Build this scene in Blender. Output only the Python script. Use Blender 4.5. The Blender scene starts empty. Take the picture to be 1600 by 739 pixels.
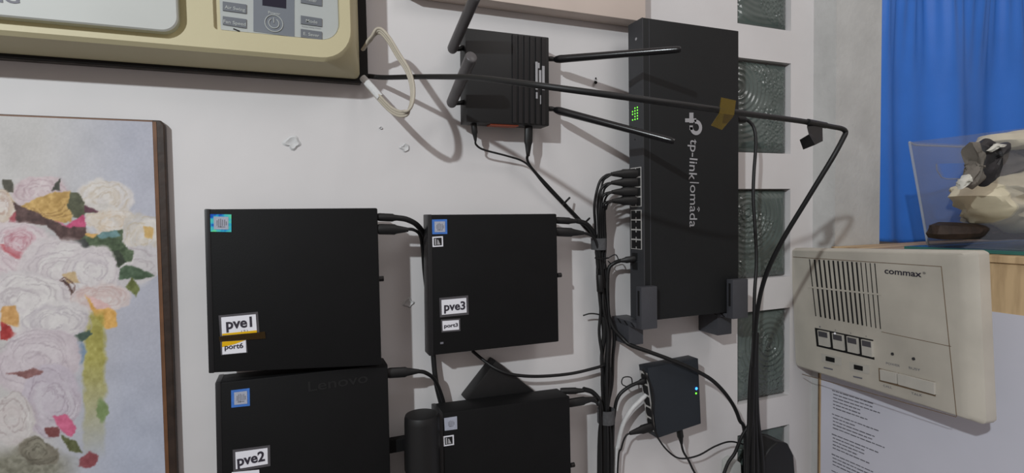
import bpy, bmesh, math, random
import numpy as np
from mathutils import Vector, Matrix
random.seed(7); np.random.seed(7)
S = bpy.context.scene
COL = S.collection
PI = math.pi
def V(*a): return Vector(a)

# ------------------------------------------------------------------ camera
FPX = 850.0
YAW, PITCH, ROLL = math.radians(22), math.atan(.0428), .0178
CP = V(0, -.74, 1.5)
F0 = V(math.sin(YAW), math.cos(YAW), 0); R0 = V(math.cos(YAW), -math.sin(YAW), 0); U0 = V(0, 0, 1)
FW = F0*math.cos(PITCH) - U0*math.sin(PITCH); u_ = U0*math.cos(PITCH) + F0*math.sin(PITCH)
RT = R0*math.cos(ROLL) - u_*math.sin(ROLL); UP = u_*math.cos(ROLL) + R0*math.sin(ROLL)
cd = bpy.data.cameras.new('camera'); cam = bpy.data.objects.new('camera', cd); COL.objects.link(cam)
cd.sensor_width = 36; cd.lens = 36*FPX/1600; cd.clip_start = .01
cam.matrix_world = Matrix(((RT.x, UP.x, -FW.x, CP.x), (RT.y, UP.y, -FW.y, CP.y), (RT.z, UP.z, -FW.z, CP.z), (0, 0, 0, 1)))
S.camera = cam
# ------------------------------------------------------------------ light
w = bpy.data.worlds.new('world'); S.world = w; w.use_nodes = True
w.node_tree.nodes['Background'].inputs[0].default_value = (1, .88, .84, 1)
w.node_tree.nodes['Background'].inputs[1].default_value = .30
_nt = w.node_tree; _tc = _nt.nodes.new('ShaderNodeTexCoord'); _sx = _nt.nodes.new('ShaderNodeSeparateXYZ'); _mr = _nt.nodes.new('ShaderNodeMapRange')
_nt.links.new(_tc.outputs['Generated'], _sx.inputs[0]); _nt.links.new(_sx.outputs['Z'], _mr.inputs['Value'])
_mr.inputs['From Min'].default_value = -.6; _mr.inputs['From Max'].default_value = .5; _mr.inputs['To Min'].default_value = .10; _mr.inputs['To Max'].default_value = .50
_nt.links.new(_mr.outputs['Result'], _nt.nodes['Background'].inputs[1])   # a room that is brighter towards its ceiling than its floor
ld = bpy.data.lights.new('room_lamp', 'POINT'); ld.energy = 78; ld.color = (.90, .97, 1); ld.shadow_soft_size = .022
lo = bpy.data.objects.new('room_lamp', ld); COL.objects.link(lo); lo.location = (-.92, -1.35, 2.2)
al = bpy.data.lights.new('fill_light', 'AREA'); al.energy = 2.4; al.size = .4; al.color = (1, .99, .98)  # added soft fill to brighten the upper right, not a known fitting
ao = bpy.data.objects.new('fill_light', al); COL.objects.link(ao); ao.location = (.72, -.95, 2.42)
ao.rotation_euler = (V(.95, 0, 1.6)-V(*ao.location)).to_track_quat('-Z', 'Y').to_euler()
S.view_settings.view_transform = 'Standard'; S.view_settings.look = 'None'
S.view_settings.exposure = 0; S.view_settings.gamma = 1; S.view_settings.use_curve_mapping = False

# ------------------------------------------------------------------ survey helpers
def ray(x, y): return FW + RT*((x-800)/FPX) - UP*((y-369.5)/FPX)
class Plane:
    """a real plane in the room: origin, two axes and normal"""
    def __init__(s, o, ex, ey):
        s.o = Vector(o); s.ex = Vector(ex).normalized(); s.ey = Vector(ey)
        s.ey = (s.ey - s.ex*s.ey.dot(s.ex)).normalized(); s.n = s.ex.cross(s.ey)
    def at(s, x, y, h=0):
        r = ray(x, y); t = (s.o + s.n*h - CP).dot(s.n)/r.dot(s.n); return CP + r*t
    def uv(s, x, y):
        p = s.at(x, y) - s.o; return p.dot(s.ex), p.dot(s.ey)
    def pt(s, u, v, h=0): return s.o + s.ex*u + s.ey*v + s.n*h
def WP(d=0): return Plane((0, -d, 0), (1, 0, 0), (0, 0, 1))
def W(x, y, d=0): return WP(d).at(x, y)
XR = .912
def RP(X=XR): return Plane((X, 0, 0), (0, -1, 0), (0, 0, 1))
def SP(X): return Plane((X, 0, 0), (0, -1, 0), (0, 0, 1))

# ------------------------------------------------------------------ materials
def rgb(r, g, b):
    f = lambda c: (c/255/12.92 if c/255 <= .04045 else ((c/255+.055)/1.055)**2.4)
    return (f(r), f(g), f(b), 1)
def mat(name, c, rough=.5, metal=0, noise=0, nscale=40, bump=0, bscale=200, spec=.5, c2=None, thr=None, alpha=None, trans=0, ior=1.45, emit=0):
    m = bpy.data.materials.new(name); m.use_nodes = True; nt = m.node_tree; b = nt.nodes['Principled BSDF']
    c = rgb(*c); b.inputs['Base Color'].default_value = c; b.inputs['Roughness'].default_value = rough
    b.inputs['Metallic'].default_value = metal; b.inputs['Specular IOR Level'].default_value = spec
    b.inputs['Transmission Weight'].default_value = trans; b.inputs['IOR'].default_value = ior
    if alpha is not None: b.inputs['Alpha'].default_value = alpha
    if emit: b.inputs['Emission Color'].default_value = c; b.inputs['Emission Strength'].default_value = emit
    tc = nt.nodes.new('ShaderNodeTexCoord')
    if noise or c2:
        n = nt.nodes.new('ShaderNodeTexNoise'); n.inputs['Scale'].default_value = nscale; n.inputs['Detail'].default_value = 6
        nt.links.new(tc.outputs['Object'], n.inputs['Vector'])
        r = nt.nodes.new('ShaderNodeValToRGB'); nt.links.new(n.outputs['Fac'], r.inputs['Fac'])
        k = rgb(*c2) if c2 else tuple(x*(1-noise) for x in c[:3])+(1,)
        r.color_ramp.elements[0].color = k; r.color_ramp.elements[1].color = c
        lo_, hi_ = thr or (.3, .65)
        r.color_ramp.elements[0].position = lo_; r.color_ramp.elements[1].position = hi_
        nt.links.new(r.outputs['Color'], b.inputs['Base Color'])
    if bump:
        n2 = nt.nodes.new('ShaderNodeTexNoise'); n2.inputs['Scale'].default_value = bscale; n2.inputs['Detail'].default_value = 4
        nt.links.new(tc.outputs['Object'], n2.inputs['Vector'])
        bp = nt.nodes.new('ShaderNodeBump'); bp.inputs['Strength'].default_value = bump; bp.inputs['Distance'].default_value = .001
        nt.links.new(n2.outputs['Fac'], bp.inputs['Height']); nt.links.new(bp.outputs['Normal'], b.inputs['Normal'])
    return m
M = dict(
    plaster=mat('painted_plaster', (214, 211, 211), .75, noise=.07, nscale=7, bump=.35, bscale=35),
    jamb=mat('jamb_plaster', (192, 192, 190), .8, noise=.16, nscale=14, bump=.8, bscale=90),
    black=mat('black_powder_coat', (19, 19, 20), .6, noise=.12, nscale=25, bump=.15, bscale=900, spec=.2),
    bezel=mat('black_bezel', (27, 27, 29), .42, noise=.1, nscale=60, spec=.5),
    rubber=mat('black_rubber', (20, 20, 21), .5, noise=.1, nscale=90, spec=.5),
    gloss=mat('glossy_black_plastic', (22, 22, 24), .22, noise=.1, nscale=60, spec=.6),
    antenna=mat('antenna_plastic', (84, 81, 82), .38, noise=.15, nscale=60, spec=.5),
    switch=mat('switch_steel', (31, 32, 33), .55, noise=.08, nscale=20, bump=.15, bscale=900, spec=.25),
    switchface=mat('switch_front_plate', (56, 57, 60), .5, noise=.08, nscale=30, spec=.4),
    smallswitch=mat('blue_black_steel', (38, 43, 49), .5, noise=.08, nscale=30, spec=.4),
    bracket=mat('grey_bracket_plastic', (66, 67, 72), .45, noise=.08, nscale=60, bump=.2, bscale=500),
    hole=mat('dark_slot', (12, 12, 13), .7, noise=.1),
    portmetal=mat('port_shield', (205, 203, 200), .4, metal=.3, noise=.15, nscale=200),
    white=mat('white_label', (225, 225, 232), .5, noise=.03, nscale=50),
    cardedge=mat('label_border', (78, 76, 80), .4, noise=.1, nscale=90),
    ink=mat('dark_ink', (46, 42, 54), .6, noise=.05),
    greyink=mat('grey_ink', (110, 110, 118), .6, noise=.05),
    logo=mat('logo_grey', (158, 157, 160), .5, noise=.05),
    cream=mat('aged_cream_plastic', (190, 181, 147), .5, noise=.07, nscale=9, bump=.1),
    olive=mat('cream_plastic_rim', (205, 196, 162), .5, noise=.12, nscale=30),
    grille=mat('white_grille_plastic', (182, 184, 180), .5, noise=.04, nscale=20),
    sleeve=mat('grey_sleeve', (92, 88, 84), .7, noise=.5, nscale=70, bump=.5),
    gasket=mat('black_gasket', (20, 19, 19), .8, noise=.3, nscale=60),
    panel=mat('panel_silver', (172, 176, 174), .35, noise=.05, nscale=30),
    panelgrey=mat('panel_grey', (112, 117, 124), .4, noise=.05, nscale=30),
    button=mat('button_grey', (104, 108, 114), .4, noise=.05, nscale=30),
    display=mat('display_window', (35, 34, 48), .15, noise=.05),
    brown=mat('brown_edge', (54, 40, 32), .5, noise=.45, nscale=60, bump=.3, bscale=120),
    liner=mat('brown_liner', (112, 76, 50), .5, noise=.3, nscale=60),
    orange=mat('orange_port_strip', (176, 82, 52), .5, noise=.25, nscale=400),
    flat=mat('flat_cable_beige', (178, 170, 155), .5, noise=.12, nscale=40),
    flatwhite=mat('white_tape', (205, 205, 205), .5, noise=.1, nscale=120, bump=.6, bscale=200),
    trunk=mat('beige_trunking', (205, 190, 180), .5, noise=.05, nscale=20),
    velcro=mat('grey_velcro', (82, 82, 84), .9, noise=.25, nscale=300, bump=.6, bscale=900),
    intercom=mat('aged_intercom_plastic', (196, 190, 178), .5, noise=.22, nscale=11, bump=.1),
    intercomkey=mat('intercom_key', (188, 184, 175), .45, noise=.08, nscale=60),
    wood=mat('pale_wood', (196, 168, 128), .6, noise=.2, nscale=14, bump=.3, bscale=80),
    woodedge=mat('wood_edge', (120, 100, 78), .7, noise=.3, nscale=80, bump=.4),
    paper=mat('white_paper', (205, 205, 216), .6, noise=.02, nscale=20),
    curtain=mat('blue_satin', (52, 116, 208), .42, noise=.10, nscale=12, bump=.3, bscale=900, spec=.45),
    teal=mat('teal_glass_edge', (58, 110, 104), .15, noise=.1, nscale=40),
    led=mat('green_led', (110, 235, 60), .3, emit=1.6),
    ledblue=mat('blue_led', (50, 130, 255), .3, emit=3.5),
    bag=mat('cream_bag', (222, 212, 184), .6, noise=.15, nscale=25, bump=.6, bscale=60),
    bagwhite=mat('clear_white_bag', (200, 198, 188), .35, noise=.15, nscale=40, bump=.6, bscale=60),
    bagdark=mat('dark_bag', (40, 38, 40), .5, noise=.3, nscale=60, bump=.5),
    greycloth=mat('grey_cloth', (112, 106, 98), .8, noise=.2, nscale=60, bump=.5),
    brownstuff=mat('dark_brown_leather', (58, 44, 36), .7, noise=.5, nscale=90, bump=.8),
    fluff=mat('chip', (205, 205, 205), .8, noise=.1, bump=.5),
    bluesticker=mat('blue_sticker', (70, 120, 200), .3, noise=.2, nscale=200),
    silver=mat('silver_sticker', (168, 172, 186), .3, noise=.1, nscale=300),
)
def wood_grain(m):
    nt = m.node_tree; b = nt.nodes['Principled BSDF']
    wv = nt.nodes.new('ShaderNodeTexNoise'); wv.inputs['Scale'].default_value = 6; wv.inputs['Detail'].default_value = 8
    mp = nt.nodes.new('ShaderNodeMapping'); mp.inputs['Scale'].default_value = (1, 9, 1.2)
    tc = nt.nodes.new('ShaderNodeTexCoord'); nt.links.new(tc.outputs['Object'], mp.inputs[0]); nt.links.new(mp.outputs[0], wv.inputs['Vector'])
    r = nt.nodes.new('ShaderNodeValToRGB'); nt.links.new(wv.outputs['Fac'], r.inputs['Fac'])
    r.color_ramp.elements[0].color = rgb(150, 122, 90); r.color_ramp.elements[1].color = rgb(206, 178, 138)
    r.color_ramp.elements[0].position = .35; r.color_ramp.elements[1].position = .62
    nt.links.new(r.outputs['Color'], b.inputs['Base Color'])
wood_grain(M['wood'])
# holographic sticker: hue drifts over the foil
m = mat('holographic_foil', (60, 150, 210), .2, metal=.3); nt = m.node_tree
n = nt.nodes.new('ShaderNodeTexNoise'); n.inputs['Scale'].default_value = 90; tc = nt.nodes.new('ShaderNodeTexCoord'); nt.links.new(tc.outputs['Object'], n.inputs['Vector'])
r = nt.nodes.new('ShaderNodeValToRGB'); r.color_ramp.elements[0].color = rgb(30, 90, 200); r.color_ramp.elements[1].color = rgb(110, 235, 170)
r.color_ramp.elements[0].position = .38; r.color_ramp.elements[1].position = .62; e = r.color_ramp.elements.new(.5); e.color = rgb(60, 190, 225)
nt.links.new(n.outputs['Fac'], r.inputs[0]); nt.links.new(r.outputs[0], nt.nodes['Principled BSDF'].inputs['Base Color']); M['holo'] = m
# clear acrylic: straight-through with a glossy coat
def clear(name, tint, amount, rough=.08):
    m = bpy.data.materials.new(name); m.use_nodes = True; nt = m.node_tree; b = nt.nodes['Principled BSDF']
    b.inputs['Base Color'].default_value = rgb(*tint); b.inputs['Roughness'].default_value = rough
    t = nt.nodes.new('ShaderNodeBsdfTransparent'); mx = nt.nodes.new('ShaderNodeMixShader'); mx.inputs[0].default_value = amount
    nt.links.new(t.outputs[0], mx.inputs[1]); nt.links.new(b.outputs[0], mx.inputs[2])
    nt.links.new(mx.outputs[0], nt.nodes['Material Output'].inputs[0]); return m
M['acrylic'] = clear('clear_acrylic', (150, 152, 165), .20)
M['acrylicedge'] = clear('acrylic_rim', (190, 196, 205), .5)
M['tape'] = clear('amber_tape', (98, 80, 18), .68, .3)
M['film'] = clear('amber_film', (60, 42, 8), .45, .25)
M['yellowtape'] = clear('yellow_film', (228, 180, 10), .9, .3)
M['laminate'] = clear('clear_laminate', (130, 128, 135), .55, .2)
# dark ribbed glass of the glass blocks
def glass_mat():
    m = bpy.data.materials.new('block_glass'); m.use_nodes = True; nt = m.node_tree; b = nt.nodes['Principled BSDF']
    b.inputs['Roughness'].default_value = .12; b.inputs['Specular IOR Level'].default_value = .7
    tc = nt.nodes.new('ShaderNodeTexCoord')
    n = nt.nodes.new('ShaderNodeTexNoise'); n.inputs['Scale'].default_value = 25; nt.links.new(tc.outputs['Object'], n.inputs['Vector'])
    r = nt.nodes.new('ShaderNodeValToRGB'); nt.links.new(n.outputs['Fac'], r.inputs[0])
    r.color_ramp.elements[0].color = rgb(66, 76, 73); r.color_ramp.elements[1].color = rgb(100, 110, 106)
    nt.links.new(r.outputs[0], b.inputs['Base Color'])
    v = nt.nodes.new('ShaderNodeTexVoronoi'); v.inputs['Scale'].default_value = 170; nt.links.new(tc.outputs['Object'], v.inputs['Vector'])
    bp = nt.nodes.new('ShaderNodeBump'); bp.inputs['Strength'].default_value = .8; bp.inputs['Distance'].default_value = .003
    n3 = nt.nodes.new('ShaderNodeTexNoise'); n3.inputs['Scale'].default_value = 14; nt.links.new(tc.outputs['Object'], n3.inputs['Vector'])
    mr = nt.nodes.new('ShaderNodeValToRGB'); mr.color_ramp.elements[0].position = .48; mr.color_ramp.elements[1].position = .56
    nt.links.new(n3.outputs['Fac'], mr.inputs[0])
    mu = nt.nodes.new('ShaderNodeMath'); mu.operation = 'MULTIPLY'; nt.links.new(v.outputs['Distance'], mu.inputs[0]); nt.links.new(mr.outputs[0], mu.inputs[1])
    nt.links.new(mu.outputs[0], bp.inputs['Height']); nt.links.new(bp.outputs[0], b.inputs['Normal'])
    return m
M['glass'] = glass_mat()

# ------------------------------------------------------------------ mesh helpers
def tag(o, label=None, cat=None, group=None, kind=None):
    if label: o['label'] = label
    if cat: o['category'] = cat
    if group: o['group'] = group
    if kind: o['kind'] = kind
    return o
def obj(name, bm, m, parent=None, smooth=False, label=None):
    bmesh.ops.recalc_face_normals(bm, faces=bm.faces[:])
    me = bpy.data.meshes.new(name); bm.to_mesh(me); bm.free()
    for mm in (m if isinstance(m, (list, tuple)) else [m]): me.materials.append(mm)
    if smooth:
        for p in me.polygons: p.use_smooth = True
        if smooth is not True: me.set_sharp_from_angle(angle=math.radians(smooth))
    o = bpy.data.objects.new(name, me); COL.objects.link(o)
    if parent: o.parent = parent; o.matrix_parent_inverse = Matrix.Translation(-parent.location)
    if label: o['label'] = label
    return o
def empty(name, loc, label, cat, group=None):
    o = bpy.data.objects.new(name, None); COL.objects.link(o); o.location = loc; o.empty_display_size = .02
    return tag(o, label, cat, group)
def struct(name, bm, m, smooth=False):
    o = obj(name, bm, m, smooth=smooth); o['kind'] = 'structure'; return o
def hexa(bm, a, b, bevel=0, seg=2):
    """a, b: two matching loops of points (front, back)"""
    va = [bm.verts.new(p) for p in a]; vb = [bm.verts.new(p) for p in b]; n = len(a)
    fs = [bm.faces.new(va), bm.faces.new(vb[::-1])] + [bm.faces.new((va[i], vb[i], vb[(i+1) % n], va[(i+1) % n])) for i in range(n)]
    if bevel:
        es = {e for f in fs for e in f.edges}
        bmesh.ops.bevel(bm, geom=list(es), offset=bevel, segments=seg, affect='EDGES', profile=.6)
    return bm
def slab(pl, px, h0, h1, bevel=0, bm=None, seg=2):
    """solid whose outline is seen on plane pl at height h1, going back to h0 along the normal"""
    bm = bm or bmesh.new()
    top = [pl.at(x, y, h1) for x, y in px]
    return hexa(bm, top, [p - pl.n*(h1-h0) for p in top], bevel, seg)
def box(x0, x1, y0, y1, z0, z1, bevel=0, bm=None):
    bm = bm or bmesh.new()
    a = [V(x0, y0, z0), V(x1, y0, z0), V(x1, y0, z1), V(x0, y0, z1)]
    return hexa(bm, a, [V(p.x, y1, p.z) for p in a], bevel)
def catmull(pts, k=10):
    P = [pts[0]*2-pts[1]] + list(pts) + [pts[-1]*2-pts[-2]]; out = []
    for i in range(1, len(P)-2):
        a, b, c, d = P[i-1], P[i], P[i+1], P[i+2]
        for j in range(k):
            t = j/k; out.append(.5*((2*b) + (c-a)*t + (2*a-5*b+4*c-d)*t*t + (3*b-a-3*c+d)*t**3))
    out.append(P[-2]); return out
def sweep(bm, pts, rad, ns=10, flat=1.0, flatdir=None, cap=True):
    """tube along pts; rad number or list"""
    n = len(pts); rs = rad if isinstance(rad, list) else [rad]*n
    if len(rs) != n: rs = [rs[min(len(rs)-1, int(i/(n-1)*(len(rs)-1)))]*(1-((i/(n-1)*(len(rs)-1)) % 1)) + rs[min(len(rs)-1, int(i/(n-1)*(len(rs)-1))+1)]*((i/(n-1)*(len(rs)-1)) % 1) for i in range(n)]
    t0 = (pts[1]-pts[0]).normalized()
    nv = flatdir.copy() if flatdir else (V(0, 0, 1) if abs(t0.z) < .9 else V(1, 0, 0))
    rings = []
    for i in range(n):
        t = (pts[min(i+1, n-1)] - pts[max(i-1, 0)]).normalized()
        nv = (nv - t*nv.dot(t)).normalized(); bv = t.cross(nv)
        rings.append([bm.verts.new(pts[i] + nv*math.cos(2*PI*k/ns)*rs[i] + bv*math.sin(2*PI*k/ns)*rs[i]*flat) for k in range(ns)])
    for a, b in zip(rings, rings[1:]):
        for k in range(ns): bm.faces.new((a[k], a[(k+1) % ns], b[(k+1) % ns], b[k]))
    if cap: bm.faces.new(rings[0][::-1]); bm.faces.new(rings[-1])
    return bm
def cpts(pts, k=10): return catmull([W(*p) for p in pts], k)
def cyl(bm, a, b, r, r2=None, ns=20, bev=0):
    a, b = Vector(a), Vector(b); r2 = r if r2 is None else r2
    if bev:
        d = (b-a).normalized(); return sweep(bm, [a, a+d*bev*.3, a+d*bev, b-d*bev, b-d*bev*.3, b], [r-bev, r-bev*.3, r, r2, r2-bev*.3, r2-bev], ns)
    return sweep(bm, [a, b], [r, r2], ns)
def rrect(x0, x1, z0, z1, rad, n=8):
    """loop of points: BL, BR, TR, TL with four radii"""
    if not isinstance(rad, (list, tuple)): rad = [rad]*4
    out = []
    for (cx, cz, sx, sz, a0, r) in ((x0, z0, 1, 1, PI, rad[0]), (x1, z0, -1, 1, 1.5*PI, rad[1]), (x1, z1, -1, -1, 0, rad[2]), (x0, z1, 1, -1, .5*PI, rad[3])):
        r = max(r, 1e-5)
        for i in range(n+1):
            a = a0 + PI/2*i/n; out.append((cx+sx*r+math.cos(a)*r, cz+sz*r+math.sin(a)*r))
    return out
def loft(bm, loops, cap=True, capfirst=False):
    vs = [[bm.verts.new(p) for p in l] for l in loops]
    for a, b in zip(vs, vs[1:]):
        for i in range(len(a)): bm.faces.new((a[i], a[(i+1) % len(a)], b[(i+1) % len(a)], b[i]))
    if cap: bm.faces.new(vs[-1])
    if capfirst: bm.faces.new(vs[0][::-1])
    return bm
def text(name, s, pl, L, R, height, m, parent, h=.0004, bold=0, label=None, thick=.0002, up=None):
    """lettering on plane pl from pixel L to pixel R along its base line, cap height in metres"""
    a = pl.at(*L, h); b = pl.at(*R, h); ex = (b-a); wd = ex.length; ex.normalize(); ey = pl.n.cross(ex)
    cu = bpy.data.curves.new(name, 'FONT'); cu.body = s; cu.size = 1; cu.extrude = 0; cu.offset = bold; cu.resolution_u = 4
    t = bpy.data.objects.new('tmp', cu); COL.objects.link(t)
    dg = bpy.context.evaluated_depsgraph_get(); me = bpy.data.meshes.new_from_object(t.evaluated_get(dg)); bpy.data.objects.remove(t)
    xs = [v.co.x for v in me.vertices]; x0, x1 = min(xs), max(xs)
    for v in me.vertices:
        p = a + ex*((v.co.x-x0)/(x1-x0)*wd) + ey*(v.co.y/.72*height); v.co = p
    me.name = name; me.materials.clear(); me.materials.append(m)
    o = bpy.data.objects.new(name, me); COL.objects.link(o)
    if parent:
        o.parent = parent; o.matrix_parent_inverse = inv(parent)
    return o
def inv(p):
    return Matrix.Identity(4) if p.parent else Matrix.Translation(-p.location)
_obj = obj
def obj(name, bm, m, parent=None, smooth=False, label=None):
    o = _obj(name, bm, m, None, smooth, label)
    if parent: o.parent = parent; o.matrix_parent_inverse = inv(parent)
    return o
def card(name, pl, px, m, parent, h=.0006, t=.0005, label=None):
    return obj(name, slab(pl, px, h-t, h), m, parent, label=label)
def lerp2(a, b, t): return (a[0]+(b[0]-a[0])*t, a[1]+(b[1]-a[1])*t)
def inq(q, u, v):
    """point in a quad TL TR BR BL at u,v (v down)"""
    return lerp2(lerp2(q[0], q[1], u), lerp2(q[3], q[2], u), v)
def subq(q, u0, v0, u1, v1): return [inq(q, u0, v0), inq(q, u1, v0), inq(q, u1, v1), inq(q, u0, v1)]

# ------------------------------------------------------------------ the room
GX0, GX1 = .728, W(1235, 300)[0]
zz = lambda y: W(1192, y)[2]
rows = [(zz(42), zz(42)+.168), (zz(239), zz(94)), (zz(435), zz(295)), (zz(625), zz(485)), (zz(672)-.165, zz(672))]
rows.sort()
def back_wall():
    bm = bmesh.new(); zs = [0] + [z for r in rows for z in r] + [2.5]; xs = [-1.6, GX0, GX1, XR]; D = .0165
    for i in range(3):
        for j in range(len(zs)-1):
            x0, x1, z0, z1 = xs[i], xs[i+1], zs[j], zs[j+1]
            if i == 1 and j % 2 == 1:
                q = [(x0, z0), (x1, z0), (x1, z1), (x0, z1)]
                for k in range(4):
                    a, b = q[k], q[(k+1) % 4]
                    bm.faces.new([bm.verts.new(p) for p in (V(a[0], 0, a[1]), V(b[0], 0, b[1]), V(b[0], D, b[1]), V(a[0], D, a[1]))])
                continue
            bm.faces.new([bm.verts.new(p) for p in (V(x0, 0, z0), V(x1, 0, z0), V(x1, 0, z1), V(x0, 0, z1))])
    box(-1.6, XR, D, .14, 0, 2.5, bm=bm)
    bmesh.ops.remove_doubles(bm, verts=bm.verts[:], dist=1e-5)
    return bm
wall = struct('wall_back', back_wall(), M['plaster'])
for (x, y, r) in ((457, 223, 9), (633, 231, 6), (638, 473, 7), (330, 362, 2), (595, 200, 2)):
    bm = bmesh.new(); c = W(x, y); rr = r*.00095
    n = 22; ring0 = []; ring1 = []; ring2 = []
    for i in range(n):
        a = 2*PI*i/n; k = 1+.10*math.sin(3*a+x)+.10*math.sin(5*a+y)+.12*math.cos(4*a)
        ring0.append(c+V(math.cos(a)*rr*1.15*k, -.0002, math.sin(a)*rr*k)); ring1.append(c+V(math.cos(a)*rr*.8*k, -.0022, math.sin(a)*rr*.75*k)); ring2.append(c+V(math.cos(a)*rr*.35, -.0006, math.sin(a)*rr*.3))
    loft(bm, [ring0, ring1, ring2]); o = obj('plaster_chip', bm, M['fluff'], wall, smooth=40)
bm = bmesh.new()
cyl(bm, W(930, 128, 0), W(931, 129, .006), .0018, .0024, ns=10); cyl(bm, W(931, 122, 0), W(931, 123, .003), .0012, ns=8)
obj('nail', bm, M['gasket'], wall)
# right-hand wall with the deep window opening
YJ = RP().at(1305, 300).y; ZS = RP().at(1420, 387).z
bm = bmesh.new()
box(XR, XR+.12, -.0, YJ, 0, 2.5, bm=bm)
box(XR, XR+.12, YJ, -1.3, 0, ZS-.014, bm=bm)
struct('wall_right', bm, M['jamb'])
bm = box(XR+.12, 1.9, .02, .14, 0, 2.5); struct('window_1', bm, M['plaster'])
bm = box(XR-.012, 1.75, YJ-.002, -1.25, ZS-.014, ZS-.004, .001)
sill = struct('trim_1', bm, M['wood'])

# glass blocks
names = ['glass block partly hidden behind the black cable bundle, lowest of the column', 'glass block beside the grey switch bracket and above the lowest one, ringed ripples', 'glass block right of the switch lettering, with bright circular glints', 'glass block right of the green lit switch, crossed by the thick black cable', 'topmost glass block of the column, cut by the top of the photo']
centers = [(.25, .3), (.62, .62), (.22, .72), (.05, .70), (.5, .8)]
for i, (z0, z1) in enumerate(rows):
    bm = bmesh.new(); nx, nz = 64, 84; g = .0015
    cx = GX0+(GX1-GX0)*centers[i][0]; cz = z0+(z1-z0)*centers[i][1]
    grid = []
    for b in range(nz+1):
        row = []
        for a in range(nx+1):
            x = GX0+g+(GX1-GX0-2*g)*a/nx; z = z0+g+(z1-z0-2*g)*b/nz
            rr = math.hypot(x-cx, z-cz); e = min(a, nx-a, b*.9, (nz-b)*.9)/nx
            k = min(1, e/.12); fade = max(0, 1-rr/.10)
            y = .0135 - .0105*k**.5 - .0016*math.sin(rr*2*PI/.0095)*k*(.2+fade)
            row.append(bm.verts.new((x, y, z)))
        grid.append(row)
    for b in range(nz):
        for a in range(nx): bm.faces.new((grid[b][a], grid[b][a+1], grid[b+1][a+1], grid[b+1][a]))
    bd = [grid[0][a] for a in range(nx+1)] + [grid[b][nx] for b in range(1, nz+1)] + [grid[nz][a] for a in range(nx-1, -1, -1)] + [grid[b][0] for b in range(nz-1, 0, -1)]
    back = [bm.verts.new((v.co.x, .016, v.co.z)) for v in bd]
    for k in range(len(bd)): bm.faces.new((bd[k], bd[(k+1) % len(bd)], back[(k+1) % len(bd)], back[k]))
    bm.faces.new(back)
    o = obj('glass_block', bm, M['glass'], smooth=True); tag(o, names[i], 'glass block', 'glass blocks in the column beside the switch')

# ------------------------------------------------------------------ air conditioner
ac = empty('air_conditioner', (W(300, 103).x, 0, W(300, 103).z), 'cream window air conditioner with silver control panel, set in the wall at upper left', 'air conditioner')
xL, zT = -1.0, 2.15
fx1 = W(551, 30, .068).x; fz0 = W(300, 77.5, .068).z
bx1 = W(560, 60, .022).x; bz0 = fz0-.006
mz0 = W(561, 129, .0).z
bm = box(xL, W(562, 60, .010).x, 0, -.010, W(300, 112, .010).z, zT); obj('sleeve', bm, M['sleeve'], ac)
bm = box(xL, W(566, 60, .0).x+.004, -.010, -.016, bz0-.003, zT); obj('gasket', bm, M['gasket'], ac)
bm = bmesh.new()
o0 = rrect(xL, bx1, bz0, zT, [.001, .006, .001, .001]); o1 = rrect(xL+.01, fx1+.001, fz0-.001, zT-.01, [.001, .036, .001, .001]); o2 = rrect(xL+.01, fx1-.003, fz0+.003, zT-.01, [.001, .034, .001, .001])
L3 = lambda l, d: [V(x, -d, z) for x, z in l]
loft(bm, [L3(o0, .016), L3(o0, .024), L3(o1, .066), L3(o2, .070)], cap=False)
xm = W(312, 30, .07).x
gx1, gz0 = W(292, 20, .07).x, W(150, 51, .07).z
cx0, cx1, cz0 = W(333, 20, .07).x, W(531, 20, .07).x, W(430, 55, .07).z
loft(bm, [L3(rrect(xL+.01, xm, fz0+.003, zT-.01, 0), .070), L3(rrect(xL+.1, gx1, gz0, 1.95, .022), .070), L3(rrect(xL+.1, gx1-.002, gz0+.002, 1.95, .021), .058)], cap=True)
loft(bm, [L3(rrect(xm, fx1-.003, fz0+.003, zT-.01, [0, .034, 0, 0]), .070), L3(rrect(cx0, cx1, cz0, 1.95, [.004, .022, .01, .01]), .070), L3(rrect(cx0+.001, cx1-.001, cz0+.001, 1.95, [.003, .021, .01, .01]), .0655)], cap=True)
obj('housing', bm, M['cream'], ac, smooth=30)
bm = bmesh.new()
gx, gz = W(278, 20, .0695).x, W(150, 39, .0695).z
loft(bm, [L3(rrect(xL+.12, gx, gz, 1.93, .016), .056), L3(rrect(xL+.12, gx, gz, 1.93, .016), .068), L3(rrect(xL+.1215, gx-.0015, gz+.0015, 1.93, .015), .0695)])
gp = obj('grille_panel', bm, M['grille'], ac, smooth=30, label='white front panel')
P7 = WP(.0695)
text('lettering', 'SAMSUNG', P7, (-138, -6), (31, 5), .0105, M['greyink'], gp, bold=.03)
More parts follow.
